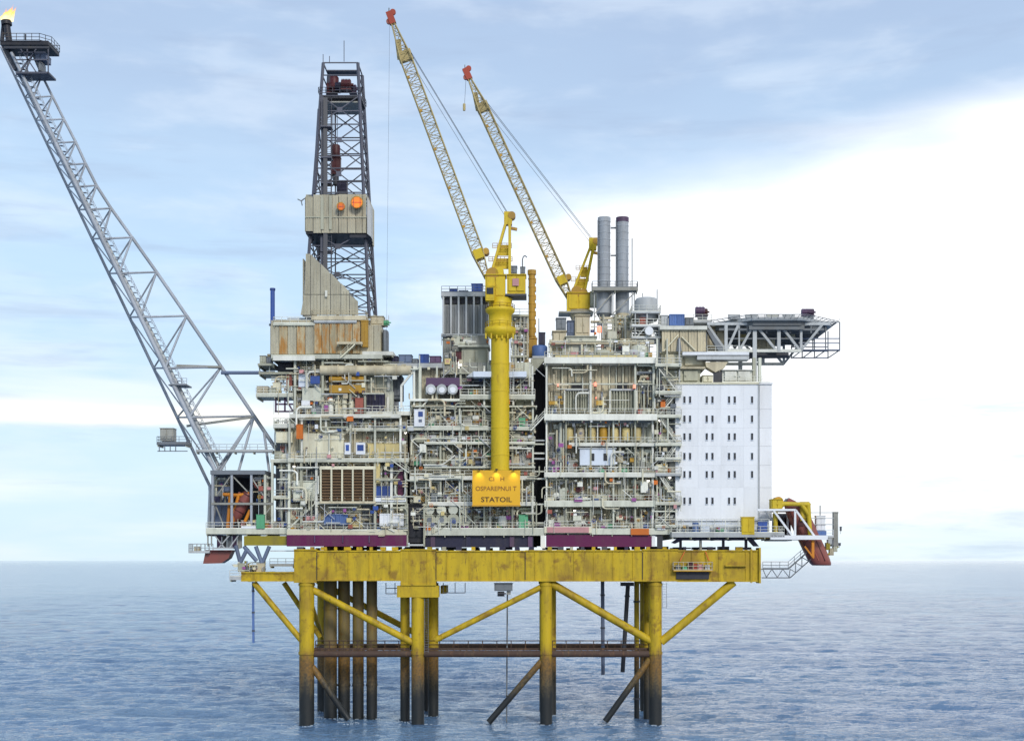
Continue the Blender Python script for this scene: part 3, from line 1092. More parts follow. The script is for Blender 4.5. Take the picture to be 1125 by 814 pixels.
clutter(m1, 300, 322, 460, 504, 3.0, 3, vp=7, hp=5, cab=2, ves=1, val=4, mot=1, accents=('cream', 'white'))
clutter(m1, 302, 318, 508, 582, 2.0, 3, vp=8, hp=7, cab=2, ves=1, val=5, mot=1, accents=('white', 'lightgrey', 'magenta'))
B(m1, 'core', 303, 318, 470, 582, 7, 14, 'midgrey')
deck(m1, 297, 318, 505, 508, 1.5, 8, 'pale')
deck(m1, 300, 318, 545, 547.5, 1.5, 8, 'pale')
# cream panels and boxes read singly in the photograph
for a, b in ((333, 348), (348.3, 363), (363.3, 377.5)):
    B(m1, 'cream_panel', a, b, 476, 503.6, -.2, .5, 'cream', 'cabinet')
for a, b in ((404, 422), (422.3, 439)):
    B(m1, 'yellow_panel', a, b, 487, 503.5, .1, .8, 'creamyellow', 'cabinet')
for a, b in ((378.5, 385), (391, 401)):
    c_ = solo('narrow white cabinet with a blue notice beside the cream panels' if a < 380 else 'wider white cabinet with a blue notice next to the yellow panels', 'cabinet', 'white_cabinet', a, b, 486, 499, -.95, -.2, 'white', 'cabinet')
    B(c_, 'blue_notice', a + 1.4, b - 1.6, 488.5, 495, -1.02, -.93, 'blue')
solo('bright orange locker at the end of the cream panels on the left decks', 'locker', 'orange_locker', 325.5, 332.5, 466, 482, -.9, -.2, 'orange', 'cabinet')
B(m1, 'grey_house', 322, 349, 528, 550, -.1, 2.5, 'pale', 'cabinet')
B(m1, 'yellow_post', 412.5, 417.5, 508, 531, -.1, .4, 'creamyellow', 'cabinet')
B(m1, 'plum_column', 437, 443, 508, 545, .4, .9, 'purple')
B(m1, 'pipe_rack', 411, 446, 546.5, 551, -.55, .4, 'white')
B(m1, 'grey_panel', 332, 354, 426, 440, .9, 1.3, 'pale', 'cabinet')
B(m1, 'white_panel', 328, 339, 409, 425, .9, 1.3, 'whiteblue', 'cabinet')
solo('dark blue box high on the left decks under the rusty clad house', 'box', 'blue_box', 341, 351, 413, 421.5, -.1, .55, 'blue', 'cabinet')
B(m1, 'brick_box', 390, 399, 437, 454, .4, 1.4, 'brick', 'cabinet')
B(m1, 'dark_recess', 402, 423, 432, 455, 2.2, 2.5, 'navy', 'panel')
for i in range(4):
    B(m1, 'white_drum', 360 + i * 7.5, 366 + i * 7.5, 437 + (i % 2) * 3, 455, .5, 1.6, rng.choice(['cream', 'palewhite', 'cream']), 'drum')
# ochre plate girder and the long beige pipe below the drill floor
B(m1, 'ochre_beam', 362, 401, 423, 431.5, .3, 1.0, 'ochre')
pipe(m1, 'large_pipe', P(352, 407, .8), P(452, 407, .8), .95, 'beige', 'cyl24')
pipe(m1, 'large_pipe', P(362, 417, 1.2), P(400, 417, 1.2), .6, 'ochre', 'cyl24')
for a in (371, 391, 411, 434):
    pipe(m1, 'flange', P(a, 407, .8), P(a + 1.5, 407, .8), 1.12, 'beige', 'cyl24')
# platforms sticking out over the flare side
deck(m1, 281, 322, 432.5, 436, 1, 7, 'pale', ends=True)
B(m1, 'platform_box', 282, 294, 424, 432.4, 1.4, 3.4, 'beige', 'cabinet')
B(m1, 'platform_box', 295, 303, 426, 432.4, 1.4, 3.4, 'greygreen', 'cabinet')
deck(m1, 284, 322, 408.5, 411, 2, 8, 'greygreen', rail=False)
B(m1, 'platform_box', 285, 292, 390.5, 399, 1.2, 3.6, 'greygreen', 'cabinet')
B(m1, 'platform_box', 292.3, 298, 392, 399, 1.4, 3.4, 'midgrey', 'cabinet')
B(m1, 'platform_box', 293, 297, 388, 391.8, 1.6, 3.2, 'beige', 'motor')
deck(m1, 283, 301, 399.2, 401.5, 1, 8, 'greygreen', rail=False)
for px in (285, 296):
    B(m1, 'hanger', px - .5, px + .5, 401.6, 408.4, 2.2, 2.6, 'pale')
B(m1, 'platform_box', 305, 321, 398, 408, 2.2, 4, 'void', 'cabinet')
B(m1, 'brick_box', 314, 321, 412, 424, 2.2, 3.2, 'brick', 'cabinet')
clutter(m1, 296, 324, 411, 432, 2, 3, vp=7, hp=4, cab=2, ves=0, val=4, mot=1, duct=1, accents=('creamyellow',))
fm = MB()
for a, b in (((303, 437), (303, 452)), ((313, 437), (313, 452)), ((302, 452), (322, 452)), ((303, 444), (322, 444)), ((313, 437), (322, 452))):
    fm.bar(P(a[0], a[1], 2), P(b[0], b[1], 2), .3, .3)
fm.build('plum_frame', 'plum', m1)
deck(m1, 300, 324, 466, 470, 1, 6, 'palewhite')
B(m1, 'platform_box', 303, 321, 474, 486, 1.3, 3, 'cream', 'cabinet')
# dark upright equipment under the pipe bridge between the two modules
B(m1, 'dark_tower', 402, 424, 410.5, 430, 2.6, 8, 'greygreen', 'cabinet')
B(m1, 'dark_tower', 431, 441, 412, 438, 4, 9, 'midgrey', 'cabinet')
pipe(m1, 'white_pipe', P(427, 413, 3), P(427, 429, 3), .42, 'palewhite', 'cyl24')
pipe(m1, 'white_pipe', P(426, 436, 3), P(426, 452, 3), .3, 'palewhite', 'cyl24')
deck(m1, 400, 452, 452.5, 456, 1, 9, 'palewhite')
stairs(m1, P(430, 505, -1.0), P(449, 519, -1.0), 'pale')
dress(m1, 300, 446, 396, 455, .2, 70)
dress(m1, 318, 446, 457, 512, -.75, 60)
dress(m1, 302, 350, 508, 584, -.8, 40)
dress(m1, 412, 448, 508, 584, -.8, 45)
dress(m1, 350, 412, 554, 584, -.8, 25)
# louvre bank
lv = thing('louvre_bank', 'brown louvred cooler bank in a pale frame on the lower left deck', 'cooler', P(382, 552, -.2))
B(lv, 'frame', 351, 412.5, 512, 515.5, -.7, 1.8, 'cream')
B(lv, 'frame', 351, 412.5, 550.5, 553, -.7, 1.8, 'beige')
for i in range(6):
    a = 352.3 + i * 11.75
    B(lv, 'post', a - .9, a + .9, 515.6, 550.4, -.7, -.2, 'cream')
    if i < 5:
        pn = B(lv, 'backing', a + 1.0, a + 10.7, 515.6, 550.4, .1, .4, 'brownlouver')
        for k in range(11):
            zz = Z(516.6 + k * 3.15, -.35)
            put('slat', 'box', 'brownlouver', pn, ((X(a + 1, -.35) + X(a + 10.7, -.35)) / 2, -.3, zz), (X(a + 10.7) - X(a + 1), .42, .10), Quaternion((1, 0, 0), R(38)))
B(lv, 'body', 352, 412, 515.6, 550.4, .45, 1.75, 'greygreen')


def container(label, px0, px1, py0, py1, y, dpt, mat, name='cargo_container', cat='container', frame=None):
    c = thing(name, label, cat, P((px0 + px1) / 2, py1, y))
    fr = frame or mat
    h, wd = py1 - py0, px1 - px0
    e = min(1.2, h * .1)
    B(c, 'wall', px0 + e * .6, (px0 + px1) / 2 - .1, py0 + e, py1 - e, y, y + .15, mat, 'panel')
    B(c, 'wall', (px0 + px1) / 2 + .1, px1 - e * .6, py0 + e, py1 - e, y, y + .15, mat, 'panel')
    B(c, 'body', px0 + .4, px1 - .4, py0 + e, py1 - e, y + .2, y + dpt, mat)
    B(c, 'frame', px0, px1, py0, py0 + e, y - .05, y + dpt + .05, fr)
    B(c, 'frame', px0, px1, py1 - e, py1, y - .05, y + dpt + .05, fr)
    for a in (px0, px1 - .8):
        B(c, 'post', a, a + .8, py0 + e, py1 - e, y - .05, y + .18, fr)
    return c


container('light blue container low on the left deck beneath the louvre bank', 356, 382, 564.5, 576.5, -.1, 2.4, 'blue2')
container('white container low on the left deck next to a blue one', 417, 443.5, 564, 577.5, -.1, 2.4, 'white')
container('small yellow crate on the left deck edge beside the light blue container', 384.5, 398, 573.5, 579.5, -.2, 1.2, 'creamyellow', 'yellow_crate', 'crate')
container('bright blue container on the white rack beside the brown louvre bank', 412.5, 429, 534, 546, -.2, 2.2, 'blue')

# ================================================================== drill floor house and tower
dh = thing('drill_floor_house', 'rust streaked beige clad house below the drilling tower', 'house', P(350, 392, 8))
B(dh, 'core', 298, 404, 352, 391, 1.5, 20, 'beigewall')
panels(dh, 297, 345, 358, 389, 1.2, ['windclad', 'rustclad'], 9.6, name='cladding_panel')
panels(dh, 345, 396, 352, 388, 1.0, 'rustclad', 8.6, name='cladding_panel')
panels(dh, 396, 418, 357, 387, 1.6, 'windclad', 8, name='cladding_panel')
B(dh, 'core', 397, 418.5, 357, 388, 2.0, 14, 'beigewall')
side_panels(dh, X(297.4, 1.5), 1.5, 20, Z(389, 1.5), Z(358, 1.5), 'rustclad', 2.2, -1, 'cladding_panel')
deck(dh, 298, 420, 389.5, 394, -.1, 19, 'pale', rail=False)
B(dh, 'walkway', 300, 346, 391, 396, -.5, -.12, 'palewhite')
deck(dh, 342, 402, 347.5, 351.5, .6, 19, 'beige', railmat='beige', ends=True)
deck(dh, 300, 346, 355, 357.6, .9, 16, 'pale', ends=True)
pipe(dh, 'tank', P(316, 352.5, 4), P(345, 352.5, 4), .55, 'lightgrey', 'cyl24')
pipe(dh, 'tank', P(345, 353.5, 1.0), P(392, 353.5, 1.0), .35, 'lightgrey', 'cyl24')
B(dh, 'roof_box', 303, 314, 351, 356, 3, 5, 'greygreen', 'cabinet')
B(dh, 'round_door', 419, 426, 361, 386, 2.2, 6, 'midgrey', 'drum')
B(dh, 'roof_box', 407, 421, 347, 357, 3, 6, 'beige', 'cabinet')
stairs(dh, P(374, 393, -.6), P(390, 378, -.6), 'cream')
deck(dh, 370, 398, 375.5, 378, -.6, .8, 'beige', rail=False)
B(dh, 'rust_stained_duct', 396.5, 404, 352, 381, .4, 1.5, 'ochre', 'cabinet')
deck(dh, 398, 432, 386, 390, .2, 10, 'palewhite', rail=False)
clutter(dh, 398, 428, 345, 357, 4, 4, vp=5, hp=2, cab=3, ves=0, val=1, mot=1, duct=0)
# wind wall: each sheet has its own sloping top
outline_top = [(330, 279), (341, 279), (363, 300), (386, 322), (393.5, 331)]


def top_at(px):
    for (a, za), (b, zb) in zip(outline_top[:-1], outline_top[1:]):
        if a <= px <= b:
            return za + (zb - za) * (px - a) / (b - a)
    return 331


edges_px = [331.5, 341, 352, 363, 374.5, 384, 393.5]
for i, (a, b) in enumerate(zip(edges_px[:-1], edges_px[1:])):
    y = 2.0 + .03 * (i % 2)
    al = a + (4.5 if i == 0 else .12)
    for lo, hi in ((346, 324), (323.4, None)):
        if hi is None:
            if top_at(b) > 322.5:
                continue
            q = [(X(a + (2.6 if i == 0 else .15), y), Z(lo, y)), (X(b - .15, y), Z(lo, y)), (X(b - .15, y), Z(top_at(b), y)), (X(al, y), Z(top_at(al), y))]
        else:
            t0, t1 = max(hi, top_at(a)), max(hi, top_at(b))
            q = [(X(a - (1.5 if i == 0 else -.15), y), Z(lo, y)), (X(b - .15, y), Z(lo, y)), (X(b - .15, y), Z(t1, y)), (X(a + (2.4 if i == 0 else .15), y), Z(t0, y))]
        q = [(q[0][0] + .03, q[0][1]), (q[1][0] - .03, q[1][1]), (q[2][0] - .03, q[2][1]), (q[3][0] + .03, q[3][1])]
        pn = MB().prism(q, y, y + .2).build('wind_wall_panel', 'windclad', dh)
        xm0, xm1 = q[0][0], q[1][0]
        for k in (0.33, .67):
            xx = xm0 + (xm1 - xm0) * k
            put('rib', 'box', 'windclad', pn, (xx, y - .05, (q[0][1] + min(q[2][1], q[3][1])) / 2), (.12, .1, min(q[2][1], q[3][1]) - q[0][1]))
MB().prism([(X(331.5, 2.3), Z(346, 2.3)), (X(393, 2.3), Z(346, 2.3)), (X(393, 2.3), Z(332, 2.3)), (X(386, 2.3), Z(323, 2.3)), (X(363, 2.3), Z(301, 2.3)), (X(341, 2.3), Z(280.5, 2.3)), (X(336.5, 2.3), Z(280.5, 2.3))], 2.26, 2.6).build('wind_wall_frame', 'midgrey', dh)
side_panels(dh, X(333, 2.2), 2.2, 18, Z(346, 2), Z(284, 2), 'windclad', 2.2, -1, 'wind_wall_panel')
B(dh, 'lamp', 357, 359.5, 319, 326, 1.5, 1.95, 'palewhite', 'cabinet')

dk = thing('drilling_derrick', 'tall dark steel lattice drilling tower with clad midway platform', 'derrick', P(372, 346, 11))
YC = 11.0


def dleg(py):
    """half sizes and centre of the derrick in metres at a given height line (read at depth 11)"""
    k = (py - 68) / (346 - 68)
    l = 355.5 + (337.5 - 355.5) * k
    r = 393.5 + (407.5 - 393.5) * k
    xl, xr = X(l, 8), X(r, 8)
    hd = 3.4 + (6.2 - 3.4) * k
    return xl, xr, YC - hd, YC + hd, Z(py, 7)


def corners(py):
    xl, xr, ya, yb, z = dleg(py)
    return [Vector((xl, ya, z)), Vector((xr, ya, z)), Vector((xr, yb, z)), Vector((xl, yb, z))]


c0, c1 = corners(350), corners(68)
for i in range(4):
    bar(dk, 'leg', c0[i], c1[i], .46, .46, 'derricksteel')
LV = [68, 82, 105, 122, 137, 155, 172, 186, 200, 213, 256, 272, 290, 308, 327, 347]
for k, py in enumerate(LV):
    c = corners(py)
    for i in range(4):
        bar(dk, 'girt', c[i], c[(i + 1) % 4], .2, .2, 'derricksteel')
SPANS = [(105, 137), (137, 172), (172, 213), (256, 290), (290, 318), (318, 347)]
for a, b in SPANS:
    ca, cb = corners(a), corners(b)
    for i in range(4):
        j = (i + 1) % 4
        bar(dk, 'brace', ca[i], cb[j], .19, .19, 'derricksteel')
        bar(dk, 'brace', ca[j], cb[i], .19, .19, 'derricksteel')
        if i == 0:
            m = (ca[i] + cb[j] + ca[j] + cb[i]) / 4
            put('gusset', 'box', 'derricksteel', dk, m + Vector((0, -.15, 0)), (1.0, .1, 1.0))
for a, b in ((256, 272), (272, 290), (290, 308), (308, 327)):       # K bracing on the lower front and sides
    ca, cb = corners(a), corners(b)
    for i in (1, 2, 3):
        j = (i + 1) % 4
        mid = (ca[i] + ca[j]) / 2
        bar(dk, 'brace', mid, cb[i], .18, .18, 'derricksteel')
        bar(dk, 'brace', mid, cb[j], .18, .18, 'derricksteel')
# crown platform, crown block and water table
xl, xr, ya, yb, z = dleg(105)
put('crown_platform', 'box', 'darksteel', dk, ((xl + xr) / 2, YC, z), (xr - xl + .6, yb - ya - 1.5, .5))
railing(dk, [(xl - .4, yb, z + .35), (xl - .4, ya - .4, z + .35), (xr + .4, ya - .4, z + .35), (xr + .4, yb, z + .35)], mat='derricksteel', r=.06)
put('lower_platform', 'box', 'derricksteel', dk, ((xl + xr) / 2, YC, Z(114, YC)), (xr - xl - .5, yb - ya - 3, .3))
put('lower_platform', 'box', 'grey', dk, ((xl + xr) / 2, YC, Z(119, YC)), (xr - xl - .5, yb - ya - .5, .25))
for px, s, m in ((365, 2.6, 'maroon'), (374, 2.0, 'navy'), (382, 2.5, 'maroon'), (388, 1.9, 'plum'), (370, 2.0, 'maroon')):
    put('crown_sheave', 'motor', m, dk, (X(px, YC), YC + rng.uniform(-1.5, 1.5), Z(104, YC) + .35 + s * .5), (s, s, s))
put('crown_block', 'drum', 'maroon', dk, P(367, 91, YC), (1.9, 1.9, 2.4))
put('water_table', 'box', 'derricksteel', dk, ((xl + xr) / 2, YC, Z(80, YC)), (X(391, YC) - X(358, YC), 2.2, .25))
for px, pa, pb in ((355, 60, 75), (378, 45, 68), (362, 62, 70)):
    pipe(dk, 'antenna', P(px, pb, YC - 2), P(px, pa, YC - 2), .07, 'derricksteel')
# travelling block, top drive and guide rails
for px in (364, 368.5):
    bar(dk, 'guide_rail', P(px, 107, YC), P(px, 345, YC), .22, .3, 'derricksteel')
put('travelling_block', 'drum', 'maroon', dk, P(369, 167, YC - .3), (1.7, 1.5, 2.9))
put('top_drive', 'cabinet', 'maroon', dk, P(369, 183, YC - .3), (1.9, 1.5, 3.4))
put('top_drive_hook', 'drum', 'darksteel', dk, P(369, 198, YC - .3), (1.2, 1.2, 2.2))
put('winch', 'cabinet', 'navy', dk, P(376, 206, YC), (2.0, 1.8, 2.0))
for dx in (-.5, -.2, .2, .5):
    pipe(dk, 'drilling_line', P(368, 107, YC) + Vector((dx, 0, 0)), P(368, 160, YC) + Vector((dx, 0, 0)), .05, 'cable')
bar(dk, 'standpipe', P(357.5, 108, 5.5), P(357.5, 300, 4.2), .8, .6, 'darksteel')
bar(dk, 'standpipe', P(354.5, 108, 6.2), P(353.5, 300, 5.0), .5, .5, 'derricksteel')
ladder(dk, P(361.5, 305, 4.2), P(361.5, 108, 5.8), 'derricksteel', 1.0)
bar(dk, 'standpipe', P(351, 120, 7), P(345.5, 213, 6), .6, .5, 'derricksteel')
for py in (138, 172, 200, 275, 300):
    B(dk, 'rest_platform', 352, 364, py, py + 1.4, 4.6, 7, 'derricksteel')
# clad midway platform
YE0, YE1 = 4.0, 15.5
for a, b, pa, pb in ((335.5, 344, 216, 254), (344, 353, 214, 256), (353, 362.5, 214, 256), (362.5, 372, 214.5, 256), (372, 381.5, 213.5, 256), (381.5, 391, 213.5, 256), (391, 398, 213.5, 256), (398, 402.5, 213.5, 256)):
    B(dk, 'cladding_panel', a + .3, b - .3, pa, pb, YE0, YE0 + .2, 'windclad', 'panel')
side_panels(dk, X(335.3, YE0), YE0 + .2, YE1, Z(254, YE0), Z(216, YE0), 'windclad', 2.2, -1, 'cladding_panel')
side_panels(dk, X(403, YE0), YE0 + .2, YE1, Z(256, YE0), Z(214, YE0), 'windclad', 2.2, 1, 'cladding_panel')
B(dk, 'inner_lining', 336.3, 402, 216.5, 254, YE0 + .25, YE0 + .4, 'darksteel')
B(dk, 'rear_wall', 336, 402, 214, 254, YE1, YE1 + .2, 'beigewall')
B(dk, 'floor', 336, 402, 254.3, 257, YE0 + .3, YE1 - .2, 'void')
qd = [(X(352, YE0), Z(257, YE0)), (X(412, YE0), Z(259.5, YE0)), (X(404, YE0), Z(252, YE0))]
MB().prism([(X(384, 4.3), Z(261, 4.3)), (X(407, 4.3), Z(261, 4.3)), (X(402, 4.3), Z(257.2, 4.3)), (X(384, 4.3), Z(257.2, 4.3))], 4.4, 9).build('hopper', 'void', dk)
MB().prism([(X(403.4, 3.6), Z(257, 3.6)), (X(407.5, 3.6), Z(260, 3.6)), (X(407, 3.6), Z(224, 3.6)), (X(403.4, 3.6), Z(216, 3.6))], 3.6, 7).build('corner_panel', 'lightgrey', dk)
B(dk, 'band', 335, 402.8, 238, 239.3, YE0 - .1, YE0 - .01, 'greygreen')
for px in (354, 363):
    B(dk, 'dark_post', px - 1.6, px + 1.6, 215, 252, YE0 - .15, YE0 - .02, 'greygreen')
for a, b in (((335, 218), (331, 221)), ((331, 221), (327, 219)), ((331, 221), (332, 226))):
    bar(dk, 'davit', P(a[0], a[1], 4), P(b[0], b[1], 4), .18, .18, 'midgrey')

# orange flood lamps on the clad platform
for i, (px, py, s, lab) in enumerate(((374.5, 227, .85, 'dimmer round orange lamp on the clad platform of the drilling tower'), (392, 222.5, 1.25, 'bright round orange lamp near the corner of the drilling tower platform'))):
    fl = thing('orange_lamp', lab, 'lamp', P(px, py, 3.0), 'orange lamps on the drilling tower')
    q = Quaternion((1, 0, 0), R(90))
    put('housing', 'cyl24', 'ochre', fl, P(px, py, 2.9), (s * .95, s * .95, .4), q)
    put('lens', 'cyl24', 'lamp_orange' if i else 'orange', fl, P(px, py, 2.66), (s * .80, s * .80, .1), q)
    for a in (-.5, .5):
        put('guard_bar', 'box', 'brick', fl, P(px, py, 2.58) + Vector((a * s, 0, 0)), (.12, .06, s * 1.3))
    put('guard_bar', 'box', 'brick', fl, P(px, py, 2.56), (s * 1.4, .06, .14))
    L = bpy.data.lights.new('orange_light', 'POINT')
    L.energy = 35 if i else 14
    L.color = (1.0, .42, .08)
    L.shadow_soft_size = .5
    lo = bpy.data.objects.new('orange_light', L)
    COL.objects.link(lo)
    lo.location = P(px, py, 1.6)
    lo.parent = fl
    lo.matrix_parent_inverse = WM[fl].inverted()

bp_ = thing('vent_pole', 'blue upright vent pole on the roof edge of the rusty clad house', 'pole', P(299.5, 358, 3))
pipe(bp_, 'shaft', P(299.5, 358, 3), P(299.5, 319, 3), .42, 'blue', 'cyl24')
put('cap', 'cyl24', 'blue', bp_, P(299.5, 318, 3), (.52, .52, .4))
put('base_flange', 'cyl24', 'midgrey', bp_, P(299.5, 357, 3), (.7, .7, .3))

# ================================================================== flare boom
fb = thing('flare_boom', 'long grey triangular lattice boom leaning out to a burning flare', 'flare boom', P(240, 580, 9))
Y1, Y2, Y3 = 12.5, 5.5, 9.0                     # rear lower chord, front lower chord, upper chord
right = [(46, 83), (57.5, 106), (70, 131), (83, 156), (94, 180), (106, 204), (122, 229), (145, 261), (172, 299), (205, 347), (243, 403), (279, 457), (312, 506)]


def left_at(py, k):
    """lower chords run straight from the foot to the tip"""
    if k == 1:                                   # rear, outermost
        a, b = (231, 535), (1, 52)
    else:
        a, b = (239, 522), (12.5, 58)
    t = (py - a[1]) / (b[1] - a[1])
    return (a[0] + (b[0] - a[0]) * t, py)


nodes = []
for px, py in right:
    lp = py + 1.5
    nodes.append((P(*left_at(lp, 1), Y1), P(*left_at(lp, 2), Y2), P(px, py, Y3)) if py < 500 else (P(231, 535, Y1), P(239, 522, Y2), P(px, py, Y3)))
top_pts = (P(1, 52, Y1), P(12.5, 58, Y2), P(36, 60, Y3))
allk = [top_pts] + nodes
for a, b in zip(allk[:-1], allk[1:]):
    k = allk.index(a)
    g = .06 + .26 * k / len(allk)
    pipe(fb, 'chord', a[0], b[0], .20 + g * .4, 'boomgrey')
    pipe(fb, 'chord', a[1], b[1], .28 + g * .6, 'boomgrey')
    pipe(fb, 'chord', a[2], b[2], .18 + g * .7, 'boomgrey')
    pipe(fb, 'diagonal', a[2], b[1], .13 + g * .35, 'boomgrey')
    pipe(fb, 'diagonal', a[2], b[0], .11 + g * .25, 'boomgrey')
    pipe(fb, 'diagonal', a[0], b[1], .09 + g * .2, 'boomgrey')
for k, a in enumerate(nodes):
    g = .06 + .26 * k / len(nodes)
    if k < len(nodes) - 1:
        pipe(fb, 'strut', a[1], a[2], .12 + g * .35, 'boomgrey')
        pipe(fb, 'strut', a[0], a[2], .11 + g * .25, 'boomgrey')
        pipe(fb, 'strut', a[0], a[1], .11 + g * .2, 'boomgrey')
pipe(fb, 'chord', P(231, 535, Y1), P(236, 588, Y1), .42, 'boomgrey')
pipe(fb, 'chord', P(239, 522, Y2), P(232, 585, Y2), .42, 'boomgrey')
pipe(fb, 'chord', P(231, 535, Y2), P(229, 586, Y2), .3, 'boomgrey')
# flare pipes and stepped walkway between the lower chords
pa, pb = P(238, 515, 8), P(10, 60, 8)
pipe(fb, 'flare_pipe', P(244, 520, 7), P(16, 66, 7), .36, 'lightgrey', 'cyl24')
pipe(fb, 'flare_pipe', P(241, 524, 10), P(9, 58, 10), .28, 'boomgrey', 'cyl24')
wk = MB()
p0, p1 = P(246, 518, 6), P(20, 66, 6)
nn = 70
for i in range(nn):
    p = p0.lerp(p1, (i + .5) / nn)
    wk.box((p.x - .30, p.y, p.z - .03), (p.x + .30, p.y + .9, p.z + .03))
o = wk.build('step', 'boomgrey', fb)
o['kind'] = 'stuff'
rl = MB()
for k in (.6, 1.15):
    rl.tube(p0 + Vector((.3, 0, k)), p1 + Vector((.3, 0, k)), .05, n=4)
for i in range(nn + 1):
    p = p0.lerp(p1, i / nn) + Vector((.3, 0, 0))
    rl.tube(p, p + Vector((0, 0, 1.15)), .05, n=4)
rl.build('hand_rail', 'boomgrey', fb)
for px, py in ((203, 422),):
    dd = B(fb, 'rest_platform', px - 20 + 2, px + 2, py, py + 1.4, 5, 9, 'midgrey')
    railing(fb, [(X(px - 14, 5), 5.1, Z(py, 5)), (X(px + 2, 5), 5.1, Z(py, 5))], mat='boomgrey', r=.05, step=1.0)
# access basket beside the boom
deck(fb, 172, 205, 486, 488.5, 4, 8, 'midgrey', railmat='midgrey', ends=True)
B(fb, 'basket_cage', 175.5, 190, 470, 484, 4.5, 7, 'grey', 'cabinet')
for a in (175, 181, 187, 193):
    bar(fb, 'hanger', P(a, 488.6, 4.4), P(a, 496, 4.4), .16, .16, 'midgrey')
bar(fb, 'hanger', P(173, 495.5, 4.4), P(206, 495.5, 4.4), .16, .16, 'midgrey')
deck(fb, 215, 300, 494.5, 496.5, 4, 6, 'lightgrey', railmat='lightgrey')
pipe(fb, 'link_pipe', P(243, 409.5, 8.5), P(302, 409.5, 8.5), .34, 'bluegrey', 'cyl24')
pipe(fb, 'link_pipe', P(194, 402, 7.6), P(243, 403.5, 8.5), .30, 'grey', 'cyl24')
pipe(fb, 'link_pipe', P(205, 468, 7.6), P(279, 458, 8.8), .24, 'grey', 'cyl24')
# foot of the upper chord runs down to the module
pipe(fb, 'chord', P(312, 506, Y3), P(322, 520, Y3), .5, 'boomgrey')
for a, b in (((279, 457), (262, 518)), ((279, 457), (237, 519)), ((290, 474), (296, 520))):
    pipe(fb, 'diagonal', P(a[0], a[1], Y3), P(b[0], b[1], 6.5), .26, 'boomgrey')
# tip platform
B(fb, 'tip_deck', 0, 53, 45, 49.5, 4, 10, 'void')
B(fb, 'tip_beam', 4, 53.5, 51, 53.5, 3.2, 3.5, 'darksteel')
zt_ = Z(44.5, 3.6)
railing(fb, [(X(1, 3.6), 3.7, zt_), (X(43, 3.6), 3.7, zt_), (X(53, 3.6), 5.4, zt_), (X(53, 3.6), 9.8, zt_), (X(1, 3.6), 9.9, zt_)], mat='darksteel', r=.06, h=1.35)
fm = MB()
for y in (4.6, 8.6):
    for a, b in (((53, 50), (53, 81)), ((22, 53), (40, 80)), ((40, 54), (22, 80)), ((30, 53), (30, 80)), ((20, 58), (50, 58)), ((17, 66), (53, 66))):
        fm.bar(P(a[0], a[1], y), P(b[0], b[1], y), .2, .2)
fm.build('tip_frame', 'derricksteel', fb)
B(fb, 'lower_deck', 17, 53.5, 79, 81, 4.5, 8.5, 'derricksteel')
B(fb, 'control_box', 38, 50, 59, 66, 5, 8, 'bluegrey', 'cabinet')
B(fb, 'control_box', 40, 46, 67, 78, 5, 8, 'midgrey', 'drum')
pipe(fb, 'flare_tip', P(10, 46, 7), P(7, 24, 7), .62, 'void', 'cyl24')
pipe(fb, 'flare_tip_ring', P(7.4, 28, 7), P(6.9, 23.5, 7), 1.0, 'void', 'cyl24')
pipe(fb, 'flare_tip', P(2, 46, 8), P(4, 28, 8), .4, 'void', 'cyl24')
pipe(fb, 'igniter', P(28, 44.5, 5), P(28, 38, 5), .16, 'darksteel')
bar(fb, 'tip_brace', P(5, 52, 7), P(18, 77, 7), .9, .9, 'darksteel')


